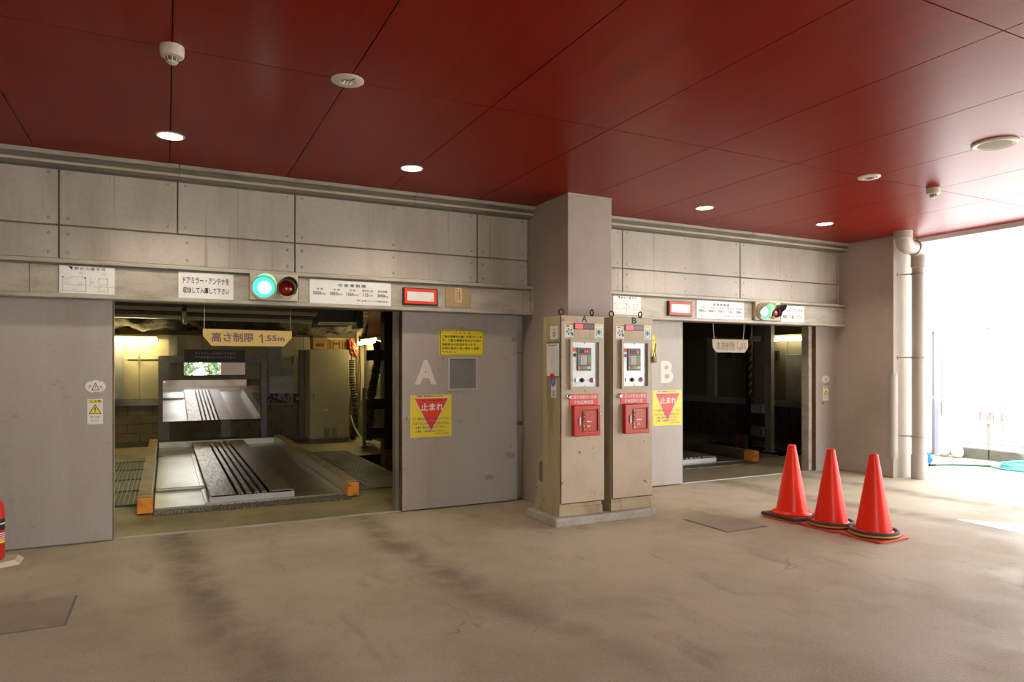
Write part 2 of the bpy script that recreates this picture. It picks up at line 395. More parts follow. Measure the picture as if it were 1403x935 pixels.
# ceiling slab and its red boards
ceil = structure(MB().box(-3.3, 8.86, -2.6, 6.62, ZC+.016, 3.45).build('ceiling', M['dark']))
xs = [.029+.9258*k for k in range(-3, 10)] + [8.84]
ys = [-2.55, -2.175, -.105, 1.965, 4.035, 6.40]
gap = .0035
for i in range(len(xs)-1):
    for j in range(len(ys)-1):
        MB().box(xs[i]+gap, xs[i+1]-gap, ys[j]+gap, ys[j+1]-gap, ZC, ZC+.014).build('ceiling_panel', M['red_ceiling'], ceil)
structure(box('trim_1', M['out_wall'], None, 8.84, 8.93, -2.6, 7.0, 3.06, 3.48, .006))           # roof edge fascia
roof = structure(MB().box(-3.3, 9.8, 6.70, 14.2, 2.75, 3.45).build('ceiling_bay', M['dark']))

# back wall: cores, panels, cornice
wb = MB()
wb.box(-3.3, 3.6, 6.53, 6.75, 1.99, 3.14).box(3.6, 8.9, 6.53, 6.75, 1.99, 3.14)
wb.box(-3.3, -1.64, 6.63, 6.75, 0, 1.99).box(3.36, 4.36, 6.66, 6.75, 0, 1.99).box(8.36, 9.74, 6.66, 6.97, 0, 3.44)
wall_back = structure(wb.build('wall_back', M['panel_edge']))
def panels(xlist, z0, z1):
    for a, b in zip(xlist[:-1], xlist[1:]):
        MB().box(a+.006, b-.006, 6.50, 6.528, z0, z1).build('wall_panel', M['panel'], wall_back, bevel=.003, seg=1)
        xs_ = [a+.065, b-.065]
        if b-a > 1.5: xs_.insert(1, (a+b)/2+.02)
        for x in xs_:
            for z in (z0+.05, z1-.06): SCREWS.lathe((x, 6.4985, z), [(.0001,-.003),(.009,-.003),(.014,0),(.014,.003)], 8, 'y')
SCREWS = MB()
panels([-3.2, -.76, .088, 1.052, 2.87, 3.462], 2.572, 3.04)
panels([-3.2, -.76, 1.052, 2.87, 3.462], 2.30, 2.559)
panels([3.98, 4.693, 6.508, 8.316, 8.88], 2.572, 3.04)
panels([3.98, 4.693, 6.508, 8.316, 8.88], 2.30, 2.559)
tag(SCREWS.build('panel_screws', M['bracket'], wall_back), kind='stuff')
for z0, z1 in ((.02,.80),(.845,1.583),(1.592,1.985)):
    for a, b in ((3.30,3.464),(3.978,4.40)):
        MB().box(a, b, 6.63, 6.66, z0, z1).build('lower_wall_panel', M['panel'], wall_back)
box('dado_strip', M['rail_dark'], wall_back, 3.30, 3.464, 6.632, 6.66, .80, .845)
# cornice: three stepped runs per bay, in joined lengths
n = 2
for runs in (((-3.2, .098), (.102, 2.16), (2.165, 3.46)), ((3.98, 6.55), (6.555, 8.9))):
    for a, b in runs:
        t = structure(MB().box(a, b, 6.34, 6.50, 3.085, ZC-.001).build('trim_%d' % n, M['rail'], bevel=.004, seg=1)); n += 1
        MB().box(a, b, 6.385, 6.50, 3.045, 3.083).build('dark_groove', M['rail_dark'], t)  # dark steel strip between the top run and the bead
        MB().tube([(a, 6.375, 3.036), (b, 6.375, 3.036)], .012, 10).build('bead', M['cream'], t, smooth=True)
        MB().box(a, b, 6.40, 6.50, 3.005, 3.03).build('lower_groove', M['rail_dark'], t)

# door headers (the boxes the sliding doors hang in)
def header(x0, x1, seams, cap_left, cap_right):
    global n
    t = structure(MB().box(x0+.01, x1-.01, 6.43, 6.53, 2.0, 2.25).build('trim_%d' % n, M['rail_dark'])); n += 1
    MB().box(x0, x1+(.02 if cap_right else 0), 6.385, 6.53, 2.252, 2.285).build('top_rail', M['rail'], t, bevel=.004, seg=1)
    MB().box(x0, x1, 6.39, 6.53, 1.982, 2.016).build('bottom_rail', M['rail'], t, bevel=.004, seg=1)
    pts = [x0]+seams+[x1]
    for a, b in zip(pts[:-1], pts[1:]):
        MB().box(a+.002, b-.002, 6.42, 6.445, 2.018, 2.236).build('face_panel', M['rail'], t)
    MB().box(x0, x1, 6.41, 6.44, 2.236, 2.25).build('slot', M['rail_dark'], t)
    for f, x in ((cap_left, x0), (cap_right, x1)):
        if f: MB().box(x-.012, x+.012, 6.39, 6.53, 2.016, 2.252).build('end_cap', M['rail'], t)
header(-3.0, 3.455, [-.94, .65, 1.07, 3.36], False, True)
header(3.985, 8.47, [4.30, 6.63, 7.10, 8.2], False, True)

# pillars
def pillar(x0, x1, y0, y1):
    p = structure(MB().box(x0, x1, y0, y1, 0, 3.10).build('pillar', M['pillar'], bevel=.006))
    MB().box(x0-.002, x1+.002, y0-.002, y1, 3.10, ZC-.001).build('capping', M['rail'], p)
    return p
pillar(3.466, 3.976, 5.69, 6.66)
pillar(8.362, 8.86, 5.705, 6.66)
pillar(-1.80, -1.29, 5.69, 6.66)
structure(MB().box(1.95, 8.9, -2.6, -2.4, 0, 3.13).box(-2.1, .2, -2.6, -2.4, 0, 3.13).build('wall_behind', M['pillar']))  # unseen; left stretch added to narrow the opening and cut light from behind
wall_left = structure(MB().box(-2.1, -1.9, -2.6, 6.66, 0, 3.14).build('wall_left', M['pillar']))

# sliding doors
def leaf(nm, x0, x1):
    d = structure(MB().box(x0, x1, 6.55, 6.60, .012, 1.985).build(nm, M['door'], bevel=.004))
    return d
def knob(d, x, z):
    MB().lathe((x, 6.55, z), [(.0001,-.022),(.012,-.021),(.017,-.014),(.018,-.006),(.028,-.004),(.028,0)], 18, 'y').build('knob', M['dull_metal'], d, smooth=True)
d1 = leaf('door_1', -1.64, -.392); box('edge_strip', M['rust'], d1, -.392, -.386, 6.552, 6.598, .012, 1.985)
d2 = leaf('door_2', 2.085, 3.36); box('edge_strip', M['rust'], d2, 2.079, 2.085, 6.552, 6.598, .012, 1.985)
d3 = leaf('door_3', 4.37, 5.618); box('edge_strip', M['rail_dark'], d3, 5.618, 5.624, 6.552, 6.598, .012, 1.985)
d4 = leaf('door_4', 7.956, 9.2); box('edge_strip', M['rust'], d4, 7.95, 7.956, 6.552, 6.598, .012, 1.985)
letter('letter_a', M['offwhite'], d2, [('A', 2.213, 2.443, 1.258, 1.503)], 6.5485, .045)
letter('letter_b', M['offwhite'], d3, [('B', 5.288, 5.472, 1.240, 1.503)], 6.5485, .03)
knob(d2, 2.135, .930); knob(d4, 8.09, .935)
knob(d1, -1.55, .93)
# door_2 window
wf = MB()
for a in ((2.563,2.580,1.195,1.535),(2.872,2.890,1.195,1.535),(2.58,2.872,1.195,1.212),(2.58,2.872,1.518,1.535)): wf.box(a[0],a[1],6.537,6.552,a[2],a[3])
win = structure(wf.build('window_1', M['frame_steel'])); win.parent = None
MB().box(2.58, 2.872, 6.545, 6.549, 1.212, 1.518).build('pane', M['pane'], win)

# jambs and thresholds
structure(box('trim_20', M['cream'], None, -.42, -.386, 6.61, 6.70, 0, 1.985))
structure(box('trim_21', M['rail_dark'], None, 2.03, 2.07, 6.605, 6.70, 0, 1.985))
structure(box('trim_22', M['rail'], None, 7.875, 7.945, 6.605, 6.72, 0, 1.985))
structure(box('trim_23', M['rail_dark'], None, 5.62, 5.66, 6.605, 6.70, 0, 1.985))
for a, b in ((-.392, .88), (.882, 2.08), (5.618, 6.9), (6.902, 7.95)):
    t = structure(MB().box(a, b, 6.585, 6.612, -.005, .012).build('trim_24', M['dull_metal'])); t.name = 'trim_24'
structure(box('trim_28', M['concrete'], None, 7.95, 8.36, 6.56, 6.66, -.01, .012))
structure(box('trim_29', M['rail_dark'], None, -1.64, -.392, 6.56, 6.60, -.01, .010))

# bay interiors ---------------------------------------------------
def bay_wall(nm, axis, pos, a, b, thick, blocks, joints, sgn=1):
    """wall with block courses to .72 m, a steel band, and lightweight panels above; axis 'x': runs along x at y=pos"""
    def bx(u0, u1, d0, d1, z0, z1):
        if axis == 'x': return MB().box(u0, u1, pos+min(d0,d1), pos+max(d0,d1), z0, z1)
        return MB().box(pos+sgn*min(d0,d1), pos+sgn*max(d0,d1), u0, u1, z0, z1)
    wl = structure(bx(a, b, .03, thick, 0, 2.8).build(nm, M['mortar']))
    if blocks:
        for r in range(4):
            z0 = .09+r*.16
            u = a-(.2 if r % 2 else 0)
            while u < b:
                u0, u1 = max(u, a), min(u+.39, b)
                if u1-u0 > .05:
                    e = random.uniform(-.002, .002)
                    bx(u0+.005, u1-.005, e, .032, z0+.004, z0+.156).build('block', M['block'], wl)
                u += .40
        bx(a, b, .01, .032, 0, .088).build('plinth', M['rail_dark'], wl)
    bx(a, b, -.02, .032, .735, .85).build('steel_band', M['channel'], wl)
    pts = [a]+joints+[b]
    for p, q in zip(pts[:-1], pts[1:]):
        bx(p+.004, q-.004, 0, .032, .855, 2.0).build('light_panel', M['inner_wall'], wl)
        bx(p+.004, q-.004, 0, .032, 2.01, 2.78).build('upper_panel', M['mortar'], wl)
    return wl
wA = bay_wall('wall_bay_rear', 'x', 13.85, -2.0, 3.8, .2, True, [-.42, .116, .6, .99, 1.9, 2.4, 3.0])
for u0, u1, z0 in ((.046,.187,.85),(.92,1.075,.12),(1.735,1.985,1.36),(-.82,-.66,.85)):
    box('channel_post', M['channel'], wA, u0, u1, 13.79, 13.85, z0, 1.98)
box('conduit', M['channel'], wA, -.6, 2.2, 13.83, 13.845, 1.555, 1.567)
for u in (-.42, 2.2):
    box('wall_clip', M['rail_dark'], wA, u-.014, u+.014, 13.82, 13.85, 1.47, 1.63)
M['inner_wall'] = mat('bay_wall_shaded', (.15,.13,.08), .8, dirt=(.09,.075,.045), amt=.7, scale=1.2)  # darker wall copy; the unlit look of the bay is in the colour
M['block'] = mat('concrete_block_shaded', (.07,.058,.04), .9, dirt=(.045,.038,.025), amt=.8, scale=2.5, bump=.3, bscale=60)  # block colour lowered to imitate the shade in bay B
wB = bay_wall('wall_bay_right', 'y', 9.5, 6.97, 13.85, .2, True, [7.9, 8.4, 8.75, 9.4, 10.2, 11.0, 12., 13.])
for u0, u1 in ((8.87,8.98),(10.08,10.30)):
    box('channel_post', M['channel'], wB, 9.44, 9.5, u0, u1, .85, 2.0)
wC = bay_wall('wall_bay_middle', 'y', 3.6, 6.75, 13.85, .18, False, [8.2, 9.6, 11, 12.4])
structure(MB().box(3.79, 9.7, 13.85, 14.05, 0, 2.8).build('wall_bay_far', M['block']))
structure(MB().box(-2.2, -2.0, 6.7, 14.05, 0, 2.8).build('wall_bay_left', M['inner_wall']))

# ================================================================== BAY A CONTENTS
# car pallet
def make_pallet():
    t = thing('car_pallet', 'galvanised car lift pallet with ochre side rails in the left bay', 'car lift', (.84, 7.6, 0), 'car pallets in the lift bays')
    P = MB().box(-.10, 1.78, 7.70, 13.35, .005, .028)
    P.build('base_plate', M['pallet'], t)
    for nm, x0, x1 in (('side_rail', -.245, -.115), ('side_rail', 1.785, 1.905)):
        r = MB().box(x0, x1, 7.72, 13.4, .0, .165).build(nm, M['pallet'], t, bevel=.004, seg=1)
        MB().box(x0-.003, x1-.012 if x0 < 0 else x1+.003, 7.72, 13.4, .166, .172).build('rail_cap', M['ochre'], r)
        e = MB().box(x0-.006, x1+.004, 7.545, 7.715, .012, .160).build('end_block', M['orange'], t, bevel=.008)
        MB().box(x0-.004, x1+.002, 7.56, 7.72, .160, .167).build('block_cap', M['ochre'], e)
    # centre deck: flat boards with pressed ribs between
    D0, D1 = 7.76, 13.3
    MB().box(.41, 1.245, D0, D1, .028, .05).build('deck_base', M['dark'], t)
    MB().box(.405, 1.25, D0-.015, D0, .022, .085).build('front_edge', M['lip'], t)
    MB().prism([(.41,D0,.098),(.41,D0,.106),(.655,D0,.106),(.655,D0,.098)], (0, D1-D0, 0)).build('deck_board', M['deck'], t)
    MB().box(.41,.425,D0+.02,D1,.05,.098).build('deck_web', M['deck'], t)
    MB().prism([(1.0,D0,.098),(1.0,D0,.106),(1.245,D0,.106),(1.245,D0,.098)], (0, D1-D0, 0)).build('deck_board', M['deck_plain'], t)
    MB().box(1.23,1.245,D0+.02,D1,.05,.098).build('deck_web', M['pallet'], t)
    for k in range(4):
        c = .705+.078*k
        MB().prism([(c-.022,D0,.05),(c-.014,D0,.05),(c-.010,D0,.098),(c+.018,D0,.098),(c+.022,D0,.05),(c+.030,D0,.05),(c+.026,D0,.106),(c-.018,D0,.106)], (0, D1-D0, 0)).build('deck_rib', M['deck'], t)
    MB().box(-.10, .405, 8.70, 8.76, .028, .062).build('wheel_stop', M['pallet'], t, bevel=.006)
    MB().box(.36, .41, 7.72, 13.3, .028, .040).build('tray_edge', M['pallet'], t)
    MB().box(-.10, 1.78, 13.3, 13.4, .028, .12).build('rear_edge', M['pallet'], t)
    lip = MB()
    for k in range(54):
        x = -.10+k*.035
        lip.box(x, x+.022, 7.46, 7.70, .002, .010+.006*(k % 2))
    tag(lip.build('ribbed_lip', M['lip_rib'], t), kind='stuff')
    MB().box(-.12, 1.8, 7.44, 7.70, .0, .003).build('lip_plate', M['grate'], t)
    return t
palA = make_pallet()
palB = copy_tree(palA); palB.location.x += 6.03
palB['label'] = 'car lift pallet with ochre side rails in the dark right bay'

# gratings beside the pallet
def grating(nm, lab, x0, x1, y0, y1):
    t = thing(nm, lab, 'grating', ((x0+x1)/2, y0, 0), 'floor gratings in the lift bays')
    MB().box(x0, x1, y0, y1, .0, .003).build('backing_plate', M['grate'], t)
    b = MB(); k = 0; x = x0
    while x < x1-.02:
        b.box(x, x+.012, y0, y1, .003, .016); x += .045
    y = y0
    while y < y1:
        b.box(x0, x1, y, y+.02, .003, .018); y += .9
    tag(b.build('grating_bars', M['channel'], t), kind='stuff')
    return t
grating('floor_grating', 'dark steel floor grating left of the pallet in bay A', -1.3, -.27, 8.1, 11.75)
grating('floor_grating', 'dark steel floor grating between the pallet and the cabinet side of bay A', 1.93, 2.74, 7.95, 11.75)
grating('floor_grating', 'dark steel floor grating between the pallet and lift column of bay B', 7.97, 8.74, 7.9, 11.75)

# mirrors on their grey frame
t = thing('mirror_stand', 'grey rectangular tube frame holding the two mirrors on the rear wall', 'frame', (.84, 13.75, 0))
for nm, a in (('frame_post', (-.117,.055,13.66,13.79,.12,1.62)), ('frame_post', (1.60,1.70,13.66,13.79,.0,1.63)), ('frame_bar', (.055,1.60,13.66,13.79,1.495,1.62)), ('mirror_bracket', (.055,1.60,13.645,13.665,1.08,1.12)), ('mirror_bracket', (-.05,1.60,13.645,13.66,.48,.54)), ('mirror_bracket', (.2,.3,13.615,13.66,1.10,1.14)), ('mirror_bracket', (1.2,1.3,13.615,13.66,1.10,1.14))):
    box(nm, M['channel'], t, *a)
t = thing('mirror', 'wide tilted steel mirror reflecting the car pallet, lower of the two', 'mirror', (.77, 13.6, .45))
tilt = .0615
mm = MB(); x0, x1, z0, z1 = -.047, 1.583, .455, 1.185
dy = (z1-z0)*math.tan(tilt)
mm.prism([(x0,13.635,z0),(x1,13.635,z0),(x1,13.635-dy,z1),(x0,13.635-dy,z1)], (0,.012,0))
mm.build('mirror_sheet', M['mirror_big'], t)
bb = MB()
for (x, z) in ((x0+.03,z0+.03),(x1-.03,z0+.03),(x1-.03,z1-.03),(x0+.03,z1-.03)):
    y = 13.635-(z-z0)*math.tan(tilt)-.001
    MB().lathe((x, y-.006, z), [(.0001,0),(.012,0),(.014,.007)], 10, 'y').build('bolt', M['chrome'], t)
t = thing('mirror_sign', 'dark brown instruction board with a mirror strip along its lower half', 'sign', (.8, 13.62, 1.27))
box('board', M['brown_board'], t, .29, 1.314, 13.62, 13.661, 1.50, 1.735)
box('mirror_strip', M['mirror'], t, .29, 1.314, 13.62, 13.661, 1.275, 1.50)
letter('lettering', M['offwhite'], t, [('サイドブレーキを引いて下さい。', .47, 1.16, 1.645, 1.69), ('ドアを確実にロックして下さい。', .47, 1.16, 1.575, 1.62)], 13.6185, .012)

# hanging height sign A
t = thing('height_sign', 'yellow six sided height limit board hanging in the left bay doorway', 'sign', (.68, 6.75, 1.63), 'height limit signs')
MB().prism([(.297,6.75,1.779),(1.066,6.75,1.773),(1.066,6.75,1.708),(.993,6.75,1.628),(.369,6.75,1.626),(.297,6.75,1.717)], (0,.012,0)).build('board', M['cream_sign'], t)
for x in (.309, 1.053): MB().cyl((x,6.756,1.775),(x,6.756,2.0),.0025,6).build('hanging_rod', M['dull_metal'], t)
letter('lettering', M['mauve'], t, [('高さ制限', .367,.728,1.662,1.748), ('1', .772,.806,1.658,1.738), ('.', .825,.834,1.676,1.685), ('55', .84,.93,1.676,1.730), ('m', .938,.998,1.676,1.710)], 6.7485, .028)

# left fluorescent, rear wall
def fluor(nm, lab, p0, p1, wallvec, tm='tube_light'):
    """batten on a wall; wallvec points from tube to wall"""
    a, b, wv = Vector(p0), Vector(p1), Vector(wallvec)
    mid = (a+b)/2
    t = thing(nm, lab, 'lamp', mid, 'fluorescent battens')
    ax = (b-a).normalized()
    h = MB()
    c = [mid+wv*.02+Vector((0,0,.03)), ]
    e0, e1 = a+wv*.015, b+wv*.015
    prof = [(wv*.10+Vector((0,0,.10))), (wv*.0+Vector((0,0,.085))), (wv*.0+Vector((0,0,.035))), (wv*.10+Vector((0,0,.02)))]
    h.prism([e0+p for p in prof], b-a).build('housing', M['fixture'], t)
    MB().tube([a, b], .019, 14).build('tube', M[tm], t, smooth=True)
    for q, s_ in ((a, -1), (b, 1)):
        MB().prism([q+s_*ax*.001+v for v in (wv*.03+Vector((0,0,.04)), wv*-.022+Vector((0,0,.03)), wv*-.022+Vector((0,0,-.024)), wv*.03+Vector((0,0,-.024)))], ax*s_*.02).build('lamp_holder', M['fixture'], t)
    return t
fluor('fluorescent_lamp', 'lit fluorescent batten on the rear wall at the left of bay A', (-1.3,13.62,1.87), (-.13,13.62,1.87), (0,1,0))
fluor('fluorescent_lamp', 'lit fluorescent batten beyond the cabinet and red bag in bay A', (3.45,13.6,1.88), (3.45,12.42,1.88), (1,0,0))
fluor('fluorescent_lamp', 'added fill batten inside bay A, unseen above the doorway behind the header', (1.45,7.0,2.42), (.25,7.0,2.42), (0,-1,0), 'fill_tube')  # extra batten out of view, added to brighten bay A
fluor('fluorescent_lamp', 'lit fluorescent batten on the side wall of bay B', (9.38,8.65,1.885), (9.38,7.47,1.885), (1,0,0), 'tube_light_b')

# light channel tracks under the bay A ceiling
for (nm, lab, x0, x1, y, z, hgt) in (('ceiling_track', 'cream steel ceiling track, upper one at left of bay A', -1.9, .222, 12.0, 2.31, .05),
      ('ceiling_track', 'cream steel ceiling track, lower one at left of bay A', -1.9, .222, 12.3, 2.20, .05),
      ('ceiling_track', 'dim steel ceiling track running above the yellow height sign', .30, 2.95, 12.0, 2.30, .05),
      ('ceiling_track', 'dim lower steel ceiling track running behind the yellow height sign', .30, 2.5, 12.3, 2.19, .05)):
    t = thing(nm, lab, 'track', ((x0+x1)/2, y, z))
    MB().box(x0, x1, y, y+.14, z, z+hgt).build('channel', M['cream'], t)
    MB().box(x0, x1, y+.15, y+.22, z+.02, z+.12).build('flange', M['rail_dark'], t)
t = thing('track_bracket', 'short cream bracket at the end of the left ceiling tracks', 'bracket', (.26, 12.1, 2.12))
MB().prism([(.232,12.02,2.30),(.288,12.02,2.30),(.305,12.02,2.13),(.255,12.02,2.13)], (0,.4,0)).build('plate', M['cream'], t)
MB().box(.235,.31,12.02,12.42,2.12,2.13).build('foot', M['cream'], t)
MB().box(.20,.24,12.1,12.14,2.30,2.75).build('hanger', M['rail_dark'], t)
t = thing('ceiling_beam', 'rough sprayed beam across the top of the bay A rear wall', 'beam', (.8, 13.3, 2.0))
bm = bmesh.new(); 
bmesh.ops.create_grid(bm, x_segments=90, y_segments=26, size=1)
vs = []
for v in bm.verts:
    u, q = v.co.x, (v.co.y+1)/2
    x = .8+2.8*u
    ang = q*PI*.62
    r = .30+.05*math.sin(x*9+q*7)*math.sin(x*4.1)+random.uniform(-.025,.025)
    v.co = Vector((x, 13.83-r*1.25*math.sin(ang)-.02, 2.42-r*math.cos(ang*1.0)*1.25*(1-q*.25)+.02+.015*math.sin(x*5)))
me = bpy.data.meshes.new('sprayed_coat'); bm.to_mesh(me); bm.free()
for p in me.polygons: p.use_smooth = True
me.materials.append(M['spray'])
o = bpy.data.objects.new('sprayed_coat', me); COL.objects.link(o); o.parent = t; o.location = -Vector(t.location)
box('core', M['dark'], t, -1.99, 3.59, 13.75, 13.84, 2.1, 2.74)

# control box with conduit and socket
t = thing('control_box', 'small grey control box on the rear wall left of the tall cabinet', 'control box', (1.96, 13.75, .75))
box('backing_frame', M['channel'], t, 1.72, 2.20, 13.76, 13.80, .70, 1.40)
box('housing', M['rail'], t, 1.735, 2.19, 13.60, 13.76, .915, 1.255, .008)
box('hood', M['channel'], t, 1.72, 2.21, 13.58, 13.76, 1.30, 1.34)
box('name_plate', M['kraft'], t, 1.92, 2.0, 13.596, 13.60, 1.08, 1.12)
for x, mm_ in ((1.80,'cable_dark'),(1.88,'cable_dark'),(1.98,'cord'),(2.06,'cable_dark'),(2.13,'cord')):
    MB().cyl((x,13.68,.92),(x,13.68,.86),.024,10).build('cable_gland', M[mm_], t)
    MB().tube([(x,13.68,.87),(x+.01,13.67,.80),(x-.04,13.68,.73),(x-.10,13.72,.75),(1.75,13.74,.86)],.009,6).build('cable', M['cable_dark'], t, smooth=True)
t = thing('socket_box', 'small rusty red socket box with white plug beside the control box', 'socket', (2.27, 13.78, .74))
box('box', M['rust'], t, 2.20, 2.36, 13.74, 13.82, .74, .90)
box('socket_face', M['white'], t, 2.25, 2.32, 13.73, 13.74, .785, .835)

# tall cabinet
t = thing('metal_cabinet', 'tall olive beige metal cabinet with lever handle in the left bay', 'cabinet', (2.73, 13.2, 0))
box('body', M['cabinet'], t, 2.361, 3.095, 13.0, 13.6, .09, 1.745, .006)
box('door', M['cabinet'], t, 2.372, 3.085, 12.975, 13.0, .12, 1.735, .004)
box('plinth', M['rail_dark'], t, 2.37, 3.085, 13.0, 13.58, 0, .09)
h = box('handle', M['chrome'], t, 2.425, 2.455, 12.955, 12.975, .79, .92, .004)
MB().box(2.434,2.446,12.945,12.955,.80,.90).build('lever', M['dull_metal'], h)
box('name_plate', M['offwhite'], t, 2.63, 2.70, 12.972, 12.975, .615, .628)
for x in (2.625, 2.76):
    for k in range(8):
        box('vent_slot', M['rail_dark'], t, x, x+.10, 12.970, 12.975, .11+k*.022, .119+k*.022)
box('side_channel', M['rail_dark'], t, 2.26, 2.355, 13.4, 13.55, .05, 1.745)
# boxes and bag on it
def carton(lab, x0, x1, z1, y0, y1, lid):
    t = thing('cardboard_box', lab, 'box', ((x0+x1)/2, (y0+y1)/2, 1.747), 'cardboard boxes on the cabinet')
    box('carton', M['cardboard'], t, x0, x1, y0, y1, 1.747, z1, .003)
    if lid: box('lid', M['cardboard2'], t, x0-.01, x1+.01, y0-.01, y1+.01, z1, z1+.045)
    q = MB()
    if lid:
        q.box(x0+.05, x1-.06, y0-.0015, y0-.0005, 1.80, 1.86).box(x0+.03, x1-.03, y0-.0015, y0-.0005, 1.90, 1.91)
    else:
        for a, b, c, d in ((.03,.06,.02,.17),(.08,.11,.02,.16),(.11,.20,.09,.13),(.20,.23,.02,.16),(.26,.28,.02,.17),(.30,.32,.05,.15)): q.box(x0+a,x0+b,y0-.0015,y0-.0005,1.747+c,1.747+d)
    q.build('printing', M['cardboard2'], t)
carton('square yellow brown carton with dark lid, left on top of the cabinet', 2.44, 2.70, 1.96, 13.05, 13.35, True)
carton('long low yellow brown carton, right on top of the cabinet', 2.71, 3.07, 1.935, 13.05, 13.35, False)
t = thing('vinyl_bag', 'crumpled red plastic bag hanging over the cabinet corner', 'bag', (3.1, 13.1, 1.75))
bm = bmesh.new(); bmesh.ops.create_icosphere(bm, subdivisions=4, radius=1)
for v in bm.verts:
    a = v.co.copy(); nz = 1+.16*math.sin(a.x*9+a.z*5)*math.cos(a.y*8+a.z*7)+.08*math.sin(a.z*21+a.x*15)+random.uniform(-.03,.03)
    s_ = Vector((a.x*.095*nz, a.y*.12*nz, a.z*.165*nz))
    s_.x += .05*(-a.z)*1.1
    v.co = Vector((3.165, 13.08, 1.775))+s_-Vector(t.location)
me = bpy.data.meshes.new('sheet'); bm.to_mesh(me); bm.free(); me.materials.append(M['bag'])
o = bpy.data.objects.new('sheet', me); COL.objects.link(o); o.parent = t

# ducts, pipes, cables right of the cabinet
def tube_thing(nm, lab, cat, pts, r, m, nseg=10, part='pipe', group=None, rib=0):
    t = thing(nm, lab, cat, pts[0], group)
    P = [Vector(p) for p in pts]; out = []; rr = []
    for i in range(len(P)-1):
        p0, p1, p2, p3 = P[max(i-1,0)], P[i], P[i+1], P[min(i+2, len(P)-1)]
        st = 10 if not rib else 16
        for k in range(st):
            u = k/st
            out.append(.5*((2*p1)+(-p0+p2)*u+(2*p0-5*p1+4*p2-p3)*u*u+(-p0+3*p1-3*p2+p3)*u**3))
    out.append(P[-1])
    rr = [r*(1+(rib*(1 if k % 2 else -1))+(random.uniform(-rib, rib) if rib else 0)) for k in range(len(out))]
    MB().tube(out, rr, nseg).build(part, m, t, smooth=not rib)
    return t
tube_thing('flexible_duct', 'lumpy dark flexible duct hanging below the right lamp of bay A', 'duct', [(3.46,12.35,1.86),(3.42,12.2,1.55),(3.36,12.2,1.2),(3.30,12.25,.8),(3.28,12.3,.1)], .075, M['spray'], 12, 'duct', rib=.14)
tube_thing('lagged_pipe', 'dark lagged pipe drooping beside the cabinet', 'pipe', [(3.21,13.3,1.55),(3.20,13.25,1.2),(3.25,13.2,.8),(3.27,13.2,.4),(3.24,13.3,.02)], .055, M['spray'], 10, 'pipe', rib=.15)
tube_thing('brown_pipe', 'thin brown vertical pipe right of the cabinet', 'pipe', [(3.37,13.5,2.1),(3.37,13.5,1.4),(3.38,13.5,.6),(3.25,13.4,.25)], .028, M['brownpipe'])
t = thing('cable_bundle', 'bundle of dark cables hanging beside the cabinet', 'cable', (3.4, 13.3, .3))
for k, x in enumerate((3.30, 3.43, 3.47)):
    MB().tube([(x,13.75,2.0),(x+.01,13.72,1.7),(x+.02,13.70,1.2),(x-.01,13.68,.7),(x-.06,13.66,.35),(x-.2,13.66,.18)], .013, 6).build('cable', M['cable_dark'], t, smooth=True)
tube_thing('floor_cable', 'pale cable lying on the floor right of the cabinet', 'cable', [(3.13,13.05,.5),(3.17,12.8,.25),(3.25,12.5,.06),(3.3,12.2,.05),(3.3,11.6,.02),(3.36,11.2,.02)], .014, M['cord'], 8, 'cable')
t = thing('strut_post', 'short grey steel post standing on the floor right of the cabinet', 'post', (3.12, 12.0, 0))
box('channel', M['channel'], t, 3.10, 3.15, 12.0, 12.05, 0, 1.05); box('foot', M['channel'], t, 3.08, 3.17, 11.96, 12.09, 0, .02)
# hanging black unit below the bay A ceiling
t = thing('ceiling_unit', 'black steel drive unit hanging at the top right of the left bay', 'machine', (2.1, 9.6, 2.0))
MB().prism([(1.72,9.3,2.02),(2.28,9.3,2.05),(2.30,9.3,2.26),(1.9,9.3,2.28)], (.25,1.4,0)).build('housing', M['black'], t, bevel=.01)
for k in range(2): MB().box(1.80,2.36,9.28-.04*k,9.30-.04*k,1.99+.022*k,2.003+.022*k).build('rail', M['cream'], t)
box('bracket', M['black'], t, 2.30, 2.38, 9.2, 9.5, 1.95, 2.7)

# lift columns
def lift_column(x, y, lab, mir=False):
    t = thing('lift_column', lab, 'column', (x, y, -.45), 'lift columns')
    box('column', M['black'], t, x-.11, x+.13, y, y+.2, -.45, 2.75)
    box('hazard_strip', M['hazard'], t, x+.03, x+.075, y-.012, y, .85, 1.85)
    box('guide_channel', M['channel'], t, x+.20, x+.28, y+.02, y+.12, -.45, 2.7)
    b = box('base_motor', M['rust'], t, x-.13, x+.0, y-.08, y+.06, -.3, .20, .01)
    box('base_motor', M['rust'], t, x+.05, x+.16, y-.08, y+.06, -.3, .20, .01)
    for z in (1.52, .80, .37):
        box('side_arm', M['black'], t, x-.36, x-.11, y+.05, y+.09, z, z+.155)
    for k in range(3):
        box('pit_rail', M['channel'], t, x-.2+.13*k, x-.16+.13*k, y-1.0, y-.1, -.2, -.17)
    return t
lift_column(3.0, 9.95, 'black lift column with hazard stripes right of the bay A cabinet')
